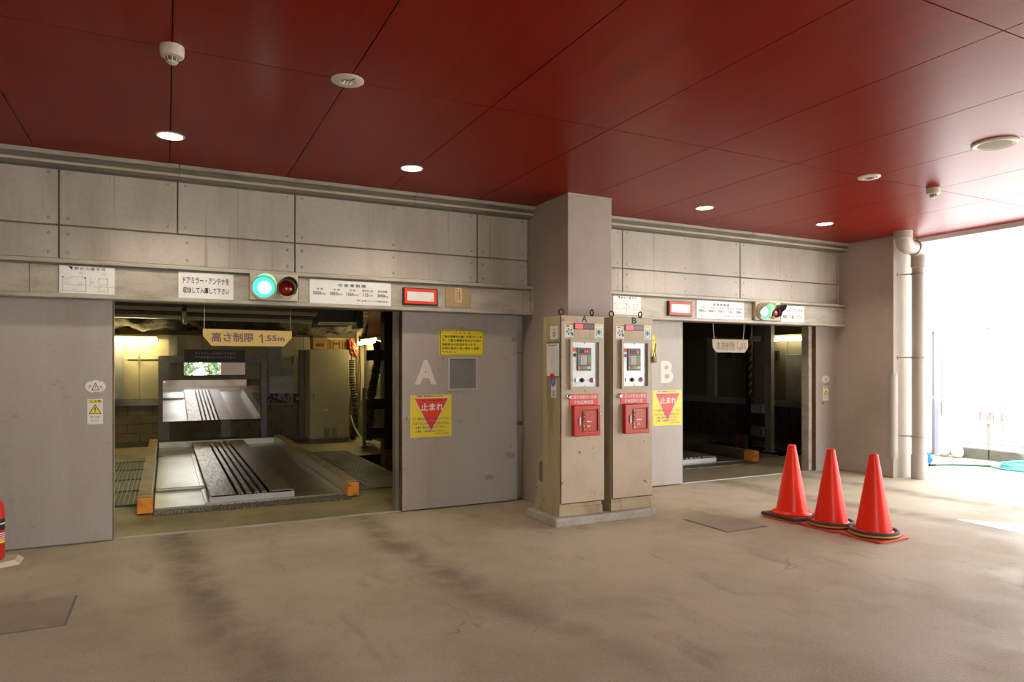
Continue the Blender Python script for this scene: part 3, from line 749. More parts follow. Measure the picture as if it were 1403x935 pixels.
# bay B column, posts and boards
t = thing('lift_column', 'dark lift column with hazard stripes and cream cap in bay B', 'column', (9.0, 8.55, -.45), 'lift columns')
box('column', M['black'], t, 8.98, 9.02, 8.72, 8.83, -.45, 2.7)
box('hazard_strip', M['hazard'], t, 8.972, 8.98, 8.70, 8.76, .90, 1.84)
box('guide_channel', M['rail_dark'], t, 9.0, 9.06, 8.44, 8.66, .82, 2.7)
box('lower_clamp', M['channel'], t, 8.96, 9.06, 8.45, 8.70, .64, .79)
box('lower_clamp', M['rail_dark'], t, 8.96, 9.06, 8.45, 8.72, .24, .40)
box('end_plate', M['cream'], t, 8.96, 8.99, 8.52, 8.73, 1.855, 1.945)
for k in range(4): MB().lathe((8.955, 8.57+.03*k, 1.90+.015*(k % 2)), [(.0001,0),(.006,0),(.006,.006)], 8, 'x').build('plate_hole', M['black'], t)
MB().cyl((8.97,8.74,.05),(8.97,8.74,.66),.012,8).build('chain_rod', M['black'], t)
MB().lathe((8.97,8.74,.55), [(.012,-.02),(.035,-.02),(.035,.02),(.012,.02)], 12).build('rod_nut', M['black'], t)
box('base_motor', M['rust'], t, 8.93, 9.02, 8.78, 9.05, -.2, .25, .01)
t = thing('steel_post', 'pale steel post from floor to beam right of the bay B lift column', 'post', (9.03, 8.36, 0))
box('post', M['channel'], t, 9.0, 9.08, 8.30, 8.43, 0, 2.7)
box('foot', M['channel'], t, 8.96, 9.12, 8.27, 8.46, 0, .015)
t = thing('wall_board', 'plain dark grey board fixed to the side wall below the bay B lamp', 'board', (9.47, 8.0, .83))
box('sheet', M['channel'], t, 9.455, 9.475, 7.3, 8.40, .83, 1.625); box('top_strip', M['cream'], t, 9.45, 9.475, 7.3, 8.40, 1.625, 1.64)
for y in (8.66, 7.95):
    t = thing('wall_bracket', 'black wall bracket %s the bay B side lamp' % ('left of' if y > 8.5 else 'right below'), 'bracket', (9.47, y, 1.57))
    for q in (0, .045): box('strap', M['black'], t, 9.44, 9.48, y-.03-q*1.6, y-.0-q*1.6, 1.55-.02*(q > 0), 1.70)
for y in (11.9, 11.45, 9.75): 
    t = thing('wall_clip', 'small black clip on the dark side wall of bay B, %s' % {11.9: 'leftmost of three', 11.45: 'middle of three', 9.75: 'below the hanging board'}[y], 'bracket', (9.49, y, 1.7))
    box('clip', M['black'], t, 9.47, 9.498, y-.05, y+.05, 1.6, 1.78); box('clip_arm', M['black'], t, 9.44, 9.47, y-.02, y+.02, 1.62, 1.66)

# hanging height sign B
t = thing('height_sign', 'pale hand lettered height limit board hanging in the right bay doorway', 'sign', (6.6, 6.75, 1.62), 'height limit signs')
MB().prism([(6.279,6.75,1.785),(6.901,6.75,1.785),(6.901,6.75,1.69),(6.845,6.75,1.618),(6.345,6.75,1.618),(6.29,6.75,1.68)], (0,.012,0)).build('board', M['wood_sign'], t)
MB().box(6.275,6.905,6.746,6.764,1.785,1.795).build('top_edge', M['rust'], t)
for x0, x1 in ((6.315,6.296),(6.815,6.84)): MB().cyl((x0,6.756,1.785),(x1,6.756,2.0),.004,6).build('hanging_rod', M['offwhite'], t)
letter('lettering', M['brown_ink'], t, [('車高制限', 6.345,6.665,1.645,1.755), ('1', 6.70,6.712,1.655,1.76), ('m', 6.728,6.768,1.650,1.69), ('55', 6.775,6.858,1.660,1.74)], 6.7485, -.005)

# ================================================================== SIGNS ON THE HEADERS
YS = 6.412
def board(nm, lab, x0, x1, z0, z1, m='white', cat='sign', group=None, y=YS):
    t = thing(nm, lab, cat, ((x0+x1)/2, y, z0), group)
    box('board', M[m], t, x0, x1, y-.002, y+.008, z0, z1)
    return t
def clearance(x0, x1, z0, z1, lab):
    t = board('clearance_sign', lab, x0, x1, z0, z1, group='vehicle outline signs'); W_ = x1-x0; H_ = z1-z0; Y = YS-.0035
    X = lambda u: x0+u*W_
    Z = lambda v: z0+v*H_
    letter('heading', M['ink'], t, [('部 分 入 庫 不 可', X(.27), X(.83), Z(.86), Z(.97))], Y, .01)
    k = MB()
    def tri(*p): k.poly([(X(a), Y, Z(b)) for a, b in p])
    tri((.155,.975),(.235,.975),(.235,.84)); tri((.05,.60),(.095,.60),(.05,.54)); tri((.435,.60),(.475,.60),(.475,.52)); tri((.71,.58),(.74,.58),(.71,.53)); tri((.845,.59),(.875,.59),(.875,.54))
    k.build('black_corner', M['ink'], t, fix=False)
    l = MB(); w_ = .0018
    def line(pts):
        for (a, b), (c, d) in zip(pts[:-1], pts[1:]):
            p, q = Vector((X(a), 0, Z(b))), Vector((X(c), 0, Z(d))); dd = (q-p).normalized(); nn = Vector((-dd.z, 0, dd.x))*w_
            l.poly([(v.x, Y, v.z) for v in (p+nn, p-nn, q-nn, q+nn)])
    def ring(cx, cz, r):
        line([(cx+r*math.cos(a*PI/5)*(H_/W_), cz+r*math.sin(a*PI/5)) for a in range(11)])
    line([(.055,.36),(.055,.50),(.17,.52),(.22,.60),(.43,.60),(.475,.52),(.475,.32),(.40,.30),(.18,.30),(.055,.36)]); ring(.135,.36,.055); ring(.37,.36,.055)
    line([(.055,.05),(.055,.5)]); line([(.475,.05),(.475,.5)]); line([(.06,.08),(.47,.08)])
    line([(.71,.55),(.72,.58),(.86,.58),(.875,.55),(.875,.35),(.71,.35),(.71,.55)]); line([(.735,.35),(.735,.26)]); line([(.85,.35),(.85,.26)]); line([(.6,.27),(.98,.27)])
    line([(.55,.27),(.55,.60)]); line([(.71,.05),(.71,.3)]); line([(.875,.05),(.875,.3)])
    l.build('outline_drawing', M['faint'], t, fix=False)
    letter('dimension_lettering', M['faint'], t, [('全長', X(.235),X(.30),Z(.11),Z(.17)),('全幅', X(.76),X(.82),Z(.09),Z(.15)),('450', X(.35),X(.42),Z(.72),Z(.79)),('175', X(.77),X(.84),Z(.71),Z(.77)),('全高', X(.57),X(.61),Z(.38),Z(.47))], Y, .012)
clearance(-.745, -.369, 2.02, 2.236, 'white vehicle outline sign at the left end of the left header')
clearance(4.50, 4.886, 2.026, 2.236, 'white vehicle outline sign above and behind machine B')
def fold(x0, x1, z0, z1, lab):
    t = board('notice_sign', lab, x0, x1, z0, z1, group='fold the mirrors notices'); W_ = x1-x0
    letter('lettering', M['ink'], t, [('ドアミラー・アンテナを', x0+.08*W_, x0+.92*W_, z0+.57*(z1-z0), z0+.82*(z1-z0)), ('収納して入庫して下さい', x0+.08*W_, x0+.92*W_, z0+.19*(z1-z0), z0+.44*(z1-z0))], YS-.0035, .018)
fold(.095, .524, 2.017, 2.236, 'white mirror and antenna notice left of the lit green signal')
fold(7.135, 7.556, 2.018, 2.229, 'white mirror and antenna notice partly behind the right signal')
def limits(x0, x1, z0, z1, lab):
    t = board('limits_sign', lab, x0, x1, z0, z1, group='vehicle limits signs'); W_ = x1-x0; H_ = z1-z0; Y = YS-.0035
    L_ = lambda s, a, b, c, d: (s, x0+a*W_, x0+b*W_, z0+c*H_, z0+d*H_)
    letter('heading', M['ink'], t, [L_('収 容 車 制 限', .34, .68, .73, .87)], Y, .015)
    letter('row_heading', M['ink'], t, [L_('全 長',.08,.16,.57,.65),L_('全 幅',.28,.36,.57,.65),L_('全 高',.475,.55,.57,.65),L_('最低地上高',.635,.77,.57,.65),L_('車両重量',.83,.955,.57,.65)], Y, .01)
    letter('figures', M['ink'], t, [L_('5050',.04,.135,.36,.50),L_('1850',.24,.335,.36,.50),L_('1550',.44,.53,.36,.50),L_('115',.645,.71,.36,.50),L_('2000',.825,.92,.36,.50)], Y, .02)
    letter('units', M['ink'], t, [L_('mm',.138,.19,.37,.44),L_('mm',.338,.39,.37,.44),L_('mm',.535,.59,.37,.44),L_('mm',.715,.765,.37,.44),L_('kg',.922,.965,.34,.46)], Y, .0)
    letter('maker_line', M['ink'], t, [L_('NC',.57,.615,.14,.23),L_('日本コンベヤ株式会社',.63,.965,.13,.22)], Y, .01)
limits(1.167, 1.926, 2.018, 2.236, 'white vehicle limits table sign right of the lit left signal')
limits(5.717, 6.482, 2.02, 2.236, 'white vehicle limits table sign left of the right signal')
def redframe(x0, x1, z0, z1, lab):
    t = thing('indicator_panel', lab, 'sign', ((x0+x1)/2, YS, z0), 'red framed indicator panels')
    box('casing', M['black_plastic'], t, x0-.012, x1+.012, YS-.03, YS+.008, z0-.012, z1+.01, .003)
    fr = MB(); e = .026
    fr.box(x0,x1,YS-.038,YS-.03,z0,z0+e).box(x0,x1,YS-.038,YS-.03,z1-e,z1).box(x0,x0+e,YS-.038,YS-.03,z0+e,z1-e).box(x1-e,x1,YS-.038,YS-.03,z0+e,z1-e)
    fr.build('red_frame', M['sign_red'], t)
    box('white_panel', M['white'], t, x0+e, x1-e, YS-.034, YS-.03, z0+e, z1-e)
    MB().box(x1-.055,x1-.038,YS-.0365,YS-.034,z0+.034,z0+.05).build('corner_mark', M['tan_tape'], t)
redframe(2.052, 2.378, 2.048, 2.192, 'blank white panel in a red frame on the left header')
redframe(5.278, 5.612, 2.048, 2.198, 'blank white panel in a red frame on the right header')
t = board('taped_cover', 'brown taped cover with a handwritten slip right of the left red frame', 2.485, 2.757, 2.033, 2.226, 'kraft', 'cover')
box('paper_slip', M['tan_tape'], t, 2.588, 2.661, YS-.0035, YS-.002, 2.082, 2.225)
sc_ = MB()
for k in range(2):
    for j in range(7): sc_.box(2.602+.026*k, 2.602+.026*k+random.uniform(.008,.018), YS-.0045, YS-.0036, 2.10+.017*j, 2.104+.017*j+random.uniform(0,.005))
sc_.build('handwriting', M['ink'], t)
MB().box(2.592,2.657,YS-.0048,YS-.0037,2.150,2.156).box(2.634,2.638,YS-.0048,YS-.0037,2.105,2.215).build('red_stroke', M['sign_red'], t)

# signals
def signal(lab, x0, x1, gx, rx):
    t = thing('traffic_signal', lab, 'signal', ((x0+x1)/2, 6.42, 2.02), 'bay entry signals')
    box('housing', M['cream'], t, x0, x1, 6.375, 6.42, 2.022, 2.256, .004)
    for x in (x0+.02, (x0+x1)/2+.06, x1-.02):
        for z in (2.036, 2.243): MB().lathe((x,6.372,z),[(.0001,0),(.005,0),(.005,.004)],8,'y').build('screw', M['dull_metal'], t)
    for cx, r, lit in ((gx, .094, True), (rx, .076, False)):
        cz = 2.135
        MB().lathe((cx,6.375,cz),[(r*1.20,0),(r*1.20,-.035),(r*1.0,-.042),(r*1.0,-.01)],36,'y').build('bezel', M['cream'], t, smooth=True)
        # visor: the upper part of a tube, cut slantwise
        v = MB(); nn = 28; ro, ri = r*1.13, r*1.06; a0, a1 = -.25*PI+PI*.0, 1.25*PI
        vs = []
        for k in range(nn+1):
            a = a0+(a1-a0)*k/nn; dep = .03+.125*max(0., math.sin(a))**.8 if math.sin(a) > 0 else .03
            for rr_ in (ro, ri):
                vs += [(cx+rr_*math.cos(a), 6.345, cz+rr_*math.sin(a)), (cx+rr_*math.cos(a), 6.345-dep, cz+rr_*math.sin(a))]
        fs = []
        for k in range(nn):
            b = 4*k; c = b+4
            fs += [(b,b+1,c+1,c),(b+2,c+2,c+3,b+3),(b+1,b+3,c+3,c+1)]
        v.add(vs, fs); v.build('visor', M['cream'] if lit else M['visor_dark'], t, smooth=True)
        lens = MB().lathe((cx,6.36,cz),[(.0001,-.030),(r*.35,-.027),(r*.65,-.017),(r*.85,-.006),(r*.93,0),(r*.93,.02)],32,'y')
        if lit:
            ln = lens.build('green_lens', M['green_lens'], t, smooth=True)
            MB().lathe((cx+.004,6.356,cz-.004),[(.0001,-.030),(r*.30,-.0275),(r*.55,-.019),(r*.60,-.014)],28,'y').build('lamp_glow', M['green_core'], ln, smooth=True)
        else: lens.build('red_lens', M['red_lens'], t, smooth=True)
M['visor_dark'] = mat('visor_dark', (.10,.085,.06), .6)
signal('two lamp signal lit green above the left bay entrance', .655, 1.058, .765, .958)
signal('two lamp signal lit green above the right bay entrance', 6.645, 7.085, 6.765, 6.965)

# ================================================================== SIGNS ON THE DOORS
YD = 6.548
def stop(lab, x0, x1, z0, z1):
    t = thing('stop_poster', lab, 'poster', ((x0+x1)/2, YD, z0), 'yellow stop posters'); W_ = x1-x0; H_ = z1-z0; Y = YD-.003
    box('sheet', M['yellow'], t, x0, x1, YD-.001, YD+.0015, z0, z1)
    X = lambda u: x0+u*W_
    Z = lambda v: z0+v*H_
    MB().poly([(X(.07),Y+.0012,Z(.93)),(X(.50),Y+.0012,Z(.10)),(X(.95),Y+.0012,Z(.93))]).build('white_edge', M['offwhite'], t, fix=False)
    MB().poly([(X(.105),Y+.0006,Z(.91)),(X(.50),Y+.0006,Z(.15)),(X(.915),Y+.0006,Z(.91))]).build('red_triangle', M['sign_red'], t, fix=False)
    letter('stop_lettering', M['white'], t, [('止まれ', X(.25),X(.80),Z(.625),Z(.80))], Y, .022)
    letter('warning_lettering', M['blue_ink'], t, [('△ 警告　自動作動中に入らない事。', X(.14),X(.79),Z(.945),Z(.985)),('△ 警告　飛び出しに注意。', X(.20),X(.78),Z(.845),Z(.885)),
        ('ドアー前では必ずギアーをニュートラルに。', X(.06),X(.95),Z(.40),Z(.47)),('サイドブレーキを掛けてお待ち下さい。', X(.07),X(.95),Z(.285),Z(.355)),
        ('△ 警告　操作は必ず本人がして下さい。', X(.12),X(.84),Z(.205),Z(.255)),('△ 警告　小児は乗せないで下さい。', X(.12),X(.82),Z(.115),Z(.165))], Y, .014)
    letter('maker_line', M['blue_ink'], t, [('◣ 日本コンベヤ株式会社', X(.60),X(.93),Z(.06),Z(.10))], Y, .01)
stop('yellow stop poster with red triangle on the door marked A', 2.165, 2.603, .730, 1.155)
stop('yellow stop poster with red triangle on the door marked B', 5.162, 5.604, .728, 1.150)
def co2(lab, x0, x1, z0, z1):
    t = thing('evacuation_sign', lab, 'sign', ((x0+x1)/2, YD, z0), 'yellow fire gas signs'); W_ = x1-x0; H_ = z1-z0; Y = YD-.0045
    box('plate', M['yellow'], t, x0, x1, YD-.003, YD+.0015, z0, z1, .001)
    X = lambda u: x0+u*W_
    Z = lambda v: z0+v*H_
    br = MB()
    for a, b, c, d in ((.015,.985,.965,.98),(.015,.985,.02,.035),(.015,.025,.035,.965),(.975,.985,.035,.965)): br.box(X(a),X(b),Y+.0005,Y+.001,Z(c),Z(d))
    br.build('border', M['ink'], t)
    letter('lettering', M['ink'], t, [('こ　こ　に　は', X(.34),X(.68),Z(.84),Z(.92)),('二酸化炭素消火設備を設けていま', X(.055),X(.94),Z(.68),Z(.78)),('す。二酸化炭素を放出する前に', X(.055),X(.94),Z(.53),Z(.63)),
       ('退避指令の放送を行います。', X(.055),X(.83),Z(.38),Z(.48)),('放送の指示に従い室外へ退避し', X(.055),X(.94),Z(.23),Z(.33)),('て下さい。', X(.055),X(.36),Z(.09),Z(.18))], Y, .02)
co2('yellow rectangular fire gas evacuation sign above the door A window', 2.473, 2.966, 1.550, 1.815)
co2('yellow fire gas evacuation sign on door B mostly hidden by machine B', 4.72, 5.213, 1.556, 1.815)
def caution(x0, x1, z0, z1, lab, ox, oz, orx, orz, olab):
    t = thing('caution_sticker', lab, 'sticker', ((x0+x1)/2, YD, z0), 'caution stickers'); W_ = x1-x0; H_ = z1-z0; Y = YD-.0022
    X = lambda u: x0+u*W_
    Z = lambda v: z0+v*H_
    box('sheet', M['white'], t, x0, x1, YD-.001, YD+.0015, z0, z1)
    MB().poly([(X(.05),Y,Z(.84)),(X(.95),Y,Z(.84)),(X(.95),Y,Z(.97)),(X(.05),Y,Z(.97))]).build('yellow_band', M['yellow'], t)
    letter('band_lettering', M['ink'], t, [('△ 注 意', X(.15),X(.85),Z(.86),Z(.95))], Y-.0006, .02)
    MB().poly([(X(.08),Y,Z(.40)),(X(.92),Y,Z(.40)),(X(.50),Y,Z(.80))]).build('triangle_edge', M['ink'], t)
    MB().poly([(X(.17),Y-.0006,Z(.43)),(X(.83),Y-.0006,Z(.43)),(X(.50),Y-.0006,Z(.745))]).build('yellow_triangle', M['yellow'], t)
    MB().poly([(X(.47),Y-.0012,Z(.53)),(X(.53),Y-.0012,Z(.53)),(X(.545),Y-.0012,Z(.67)),(X(.455),Y-.0012,Z(.67))]).poly([(X(.46),Y-.0012,Z(.46)),(X(.54),Y-.0012,Z(.46)),(X(.54),Y-.0012,Z(.50)),(X(.46),Y-.0012,Z(.50))]).build('exclamation_mark', M['ink'], t)
    letter('small_lettering', M['ink'], t, [('動作注意', X(.2),X(.8),Z(.25),Z(.315)),('扉にご注意', X(.25),X(.75),Z(.17),Z(.205)),('手を触れるな', X(.25),X(.75),Z(.11),Z(.145))], Y-.0006, .01)
    t = thing('oval_sticker', olab, 'sticker', (ox, YD, oz), 'oval caution stickers')
    MB().prism([(ox+orx*math.cos(a*PI/14), YD+.0015, oz+orz*math.sin(a*PI/14)) for a in range(28)], (0,-.0027,0)).build('sheet', M['white'], t)
    letter('red_lettering', M['sign_red'], t, [('注', ox-.7*orx, ox-.38*orx, oz-.3*orz, oz+.25*orz), ('意', ox+.38*orx, ox+.7*orx, oz-.3*orz, oz+.25*orz)], Y, .03)
    tr = MB(); a_, b_ = .36*orx, .55*orz
    for p, q in (((-a_,-b_),(a_,-b_)),((a_,-b_),(0,b_)),((0,b_),(-a_,-b_))):
        u = Vector((q[0]-p[0],0,q[1]-p[1])).normalized(); nv = Vector((-u.z,0,u.x))*.0025
        tr.poly([(ox+p[0]+nv.x,Y,oz+p[1]+nv.z),(ox+p[0]-nv.x,Y,oz+p[1]-nv.z),(ox+q[0]-nv.x,Y,oz+q[1]-nv.z),(ox+q[0]+nv.x,Y,oz+q[1]+nv.z)])
    tr.poly([(ox-.002,Y,oz-.3*orz),(ox+.002,Y,oz-.3*orz),(ox+.002,Y,oz+.2*orz),(ox-.002,Y,oz+.2*orz)])
    tr.build('warning_triangle', M['ink'], t, fix=False)
    w_ = MB()
    for a in (1.0, 1.9, -1.35, -1.75, -1.6): w_.poly([(ox+.93*orx*math.cos(a+d), Y-.0004, oz+k*orz*math.sin(a+d)) for d, k in ((0,.96),(.2,.97),(.2,.86),(0,.83))])
    w_.build('scorch_mark', M['rust'], t, fix=False)
caution(-.570,-.460,.970,1.176, 'white caution sticker with yellow triangle on the far left door', -.512,1.277,.072,.053, 'worn white oval caution sticker on the far left door')
caution(8.09,8.20,.963,1.157, 'white caution sticker with yellow triangle on the far right door', 8.145,1.258,.072,.053, 'worn white oval caution sticker on the far right door')

# ================================================================== PAY / CONTROL MACHINES
plinth = thing('concrete_plinth', 'low concrete plinth carrying the two beige control machines', 'plinth', (3.65, 5.5, 0))
MB().box(3.10, 4.235, 5.29, 5.86, -.005, .078).build('slab', M['concrete'], plinth, bevel=.014)

def make_machine(dx, ch, lab):
    t = thing('control_machine', lab, 'machine', (3.41+dx, 5.5, .078), 'beige bay control machines')
    x0, x1, Y = 3.178+dx, 3.642+dx, 5.36
    MB().box(x0, x1, Y+.006, 5.665, .19, 1.905).build('body', M['machine_side'], t, bevel=.006)
    MB().box(x0+.004, x1+.012, Y-.012, Y+.006, .19, 1.905).build('front_door', M['machine'], t, bevel=.006)
    MB().box(x0-.008, x1-.002, Y-.006, 5.66, .078, .155).build('base', M['machine_side'], t, bevel=.004)
    MB().box(x0+.002, x1-.008, Y+.006, 5.65, .155, .19).build('kick_step', M['machine_side'], t)
    Y -= .012
    e = MB()
    e.box(x0+.001, x0+.012, Y-.0012, Y+.006, .20, 1.895); e.box(x0+.01, x1+.008, Y-.001, Y+.004, .189, .199)
    e.build('rusty_edge', M['rust'], t)
    for ex, ey in ((x0+.10, 5.50), (x1-.06, 5.45)):
        pts = [(ex+.026*math.cos(a*PI/8), ey, 1.946+.026*math.sin(a*PI/8)) for a in range(16)]
        if ex > x0+.2: pts = [(ex, ey+.026*math.cos(a*PI/8), 1.946+.026*math.sin(a*PI/8)) for a in range(16)]
        b = MB().tube(pts, .0065, 8, closed=True); b.lathe((ex, ey, 1.905), [(.018,0),(.018,.012),(.008,.016)], 12)
        b.build('eye_bolt', M['black'], t, smooth=True)
    letter('machine_letter', M['ink'], t, [(ch, 3.405+dx, 3.463+dx, 1.848, 1.908)], Y-.001, .03)
    # indicator strip
    ls = box('indicator_strip', M['black_plastic'], t, 3.322+dx, 3.538+dx, Y-.012, Y, 1.780, 1.836)
    for k in range(5):
        xa = 3.330+dx+.0405*k
        MB().box(xa, xa+.039, Y-.0135, Y-.012, 1.787, 1.829).build('lit_cell' if k < 2 else 'unlit_cell', M['led_red'] if k < 2 else M['led_dim'], ls)
    # stickers either side
    s1 = box('hand_sticker', M['white'], t, 3.222+dx, 3.314+dx, Y-.0015, Y, 1.698, 1.838)
    q = MB().box(3.226+dx,3.310+dx,Y-.0022,Y-.0015,1.818,1.834); q.build('yellow_band', M['key_orange'], s1)
    MB().lathe((3.278+dx,Y-.0016,1.752),[(.0001,-.001),(.020,-.001)],12,'y').build('tan_hand', M['sticker_tan'], s1)
    g_ = MB()
    for a, b in ((.262,1.778),(.246,1.756),(.292,1.772),(.262,1.735),(.300,1.745)): g_.lathe((3+a+dx,Y-.0018,b),[(.0001,-.001),(.010,-.001)],8,'y')
    g_.build('green_leaves', M['sticker_green'], s1)
    MB().lathe((3.302+dx,Y-.0018,1.732),[(.0001,-.001),(.012,-.001)],12,'y').build('blue_spot', M['sticker_blue'], s1)
    MB().box(3.24+dx,3.27+dx,Y-.0022,Y-.0015,1.802,1.812).box(3.235+dx,3.30+dx,Y-.0022,Y-.0015,1.704,1.708).build('printing', M['ink'], s1)
    s2 = box('cross_sticker', M['white'], t, 3.546+dx, 3.636+dx, Y-.0015, Y, 1.698, 1.836)
    MB().box(3.55+dx,3.632+dx,Y-.0022,Y-.0015,1.812,1.828).build('yellow_band', M['yellow'], s2)
    MB().box(3.573+dx,3.609+dx,Y-.0022,Y-.0015,1.748,1.768).box(3.581+dx,3.601+dx,Y-.0022,Y-.0015,1.768,1.782).box(3.581+dx,3.601+dx,Y-.0022,Y-.0015,1.735,1.748).build('green_cross', M['sticker_green'], s2)
    MB().box(3.562+dx,3.566+dx,Y-.0022,Y-.0015,1.72,1.795).box(3.616+dx,3.620+dx,Y-.0022,Y-.0015,1.72,1.795).box(3.565+dx,3.617+dx,Y-.0022,Y-.0015,1.704,1.708).build('printing', M['ink'], s2)
    box('tape_label', M['tan_tape'], t, 3.372+dx, 3.482+dx, Y-.001, Y, 1.712, 1.776)
    # hooded window with stainless plate
    fx0, fx1, fz0, fz1 = 3.268+dx, 3.602+dx, 1.230, 1.690
    fr = MB(); a_ = .028
    fr.box(fx0,fx1,Y-.032,Y,fz1-a_,fz1).box(fx0,fx1,Y-.032,Y,fz0,fz0+a_*.8).box(fx0,fx0+a_*.8,Y-.032,Y,fz0+a_*.8,fz1-a_).box(fx1-a_,fx1,Y-.032,Y,fz0+a_*.8,fz1-a_)
    fr.build('window_frame', M['machine'], t)
    pl = box('face_plate', M['stainless'], t, fx0+.0225, fx1-.028, Y-.006, Y, fz0+.0225, fz1-.028)
    for x, z in ((3.435,1.655),(3.435,1.262),(3.302,1.455),(3.565,1.455)): MB().lathe((x+dx,Y-.006,z),[(.0001,-.006),(.006,-.006),(.006,0)],8,'y').build('screw', M['dull_metal'], pl)
    kp = box('keypad', M['keypad'], t, 3.350+dx, 3.500+dx, Y-.016, Y-.006, 1.400, 1.612, .002)
    YK = Y-.016
    ds = MB().box(3.374+dx,3.474+dx,YK-.002,YK,1.560,1.598).build('display', M['black_plastic'], kp)
    letter('digits', M['digit'], t, [('14' if ch == 'A' else '1', (3.425 if ch == 'A' else 3.45)+dx, 3.466+dx, 1.565, 1.592)], YK-.0028, .03)
    def key(x, z, w, h, m): MB().box(x+dx, x+w+dx, YK-.005, YK, z, z+h).build('key', M[m], kp)
    for r in range(4):
        for c in range(3): key(3.382+.0225*c, 1.457+.0215*r, .020, .019, 'key_white')
        key(3.356, 1.457+.0215*r, .017, .019, 'key_blue' if r < 3 else 'key_orange')
        for c in range(2):
            if r > 0: key(3.453+.0205*c, 1.457+.0215*r, .0185, .019, 'key_green')
    key(3.453, 1.457, .039, .019, 'key_red')
    key(3.357, 1.416, .018, .024, 'key_orange'); key(3.379, 1.416, .018, .024, 'key_red'); key(3.403, 1.416, .040, .024, 'key_green'); key(3.449, 1.416, .043, .024, 'key_white')
    st = MB().box(3.303+dx,3.345+dx,Y-.0075,Y-.006,1.575,1.612).build('warning_sticker', M['key_red'], t)
    MB().box(3.303+dx,3.345+dx,Y-.0075,Y-.006,1.515,1.572).build('photo_sticker', M['white'], t)
    MB().box(3.308+dx,3.340+dx,Y-.0082,Y-.0076,1.525,1.548).build('photo_print', M['mauve'], t); MB().box(3.310+dx,3.338+dx,Y-.0088,Y-.0083,1.535,1.56).build('photo_print', M['sticker_blue'] if ch == 'B' else M['rust'], t)
    MB().lathe((3.342+dx,Y-.006,1.313),[(.0001,-.012),(.011,-.012),(.013,-.004),(.021,-.003),(.021,0)],18,'y').build('key_switch', M['chrome'], t, smooth=True)
    MB().lathe((3.405+dx,Y-.006,1.313),[(.0001,-.024),(.012,-.024),(.018,-.010),(.021,-.003),(.021,0)],18,'y').build('selector_knob', M['black_plastic'], t, smooth=True)
    pb = MB().lathe((3.510+dx,Y-.006,1.313),[(.015,-.016),(.020,-.014),(.024,-.003),(.024,0)],20,'y').build('button_collar', M['chrome'], t, smooth=True)
    MB().lathe((3.510+dx,Y-.006,1.313),[(.0001,-.024),(.012,-.022),(.015,-.012)],18,'y').build('red_button', M['sign_red'], pb, smooth=True)
    # fire gas trigger
    rs = box('red_sign', M['sign_red'], t, 3.275+dx, 3.580+dx, Y-.006, Y, 1.082, 1.188)
    letter('red_sign_lettering', M['white'], t, [('二酸化炭素消火設備', 3.285+dx, 3.565+dx, 1.143, 1.178), ('手動起動装置', 3.315+dx, 3.530+dx, 1.094, 1.130)], Y-.0075, .012)
    rb = box('trigger_box', M['box_red'], t, 3.292+dx, 3.575+dx, Y-.055, Y, .805, 1.085, .006)
    YR = Y-.055
    iv = MB()
    for a, b, c, d in ((3.375,3.545,1.040,1.046),(3.375,3.545,.845,.850),(3.375,3.379,.85,1.04)): iv.box(a+dx,b+dx,YR-.004,YR,c,d)
    iv.box(3.538+dx,3.548+dx,YR-.010,YR,.848,1.05)
    iv.build('cover_edge', M['black'] if False else M['rust'], rb)
    MB().box(3.383+dx,3.403+dx,YR-.004,YR,.925,1.028).build('instruction_strip', M['black_plastic'], rb)
    for z in (1.018,.982,.942): MB().box(3.389+dx,3.397+dx,YR-.0048,YR-.004,z-.006,z+.004).build('strip_mark', M['yellow'], rb)
    tx = MB()
    for k in range(9): tx.box(3.418+dx, 3.418+dx+random.uniform(.07,.105), YR-.0012, YR-.0004, .955+.0095*k, .958+.0095*k)
    tx.box(3.41+dx,3.51+dx,YR-.0012,YR-.0004,1.052,1.056).box(3.40+dx,3.51+dx,YR-.0012,YR-.0004,.838,.841)
    tx.build('fine_print', M['key_red'], rb)
    MB().box(3.425+dx,3.478+dx,YR-.0014,YR-.0004,.930,.943).build('white_label', M['white'], rb)
    MB().box(3.415+dx,3.458+dx,YR-.012,YR,.886,.903).build('tan_tab', M['tan_tape'], rb)
    for z, m_ in ((.897,'yellow'),(.868,'dull_metal')): MB().lathe((3.394+dx,YR,z),[(.0001,-.008),(.008,-.008),(.010,0)],10,'y').build('lamp_stud', M[m_], rb)
    MB().box(3.340+dx,3.356+dx,YR-.010,YR,.905,.980).build('latch', M['dull_metal'], rb, bevel=.002)
    MB().lathe((3.262+dx,Y,1.162),[(.0001,-.03),(.012,-.03),(.016,-.024),(.024,-.016),(.026,0)],18,'y').build('round_lock', M['chrome'], t, smooth=True)
    MB().lathe((3.598+dx,Y,1.0),[(.0001,-.0015),(.022,-.0015),(.022,0)],18,'y').build('round_sticker', M['sticker_green'], t)
    MB().box(3.580+dx,3.616+dx,Y-.0022,Y-.0016,.988,1.012).build('round_sticker_label', M['white'], t)
    return t
make_machine(0, 'A', 'beige control machine marked A, left of the pair by the pillar')
make_machine(.562, 'B', 'beige control machine marked B, right of the pair by the pillar')
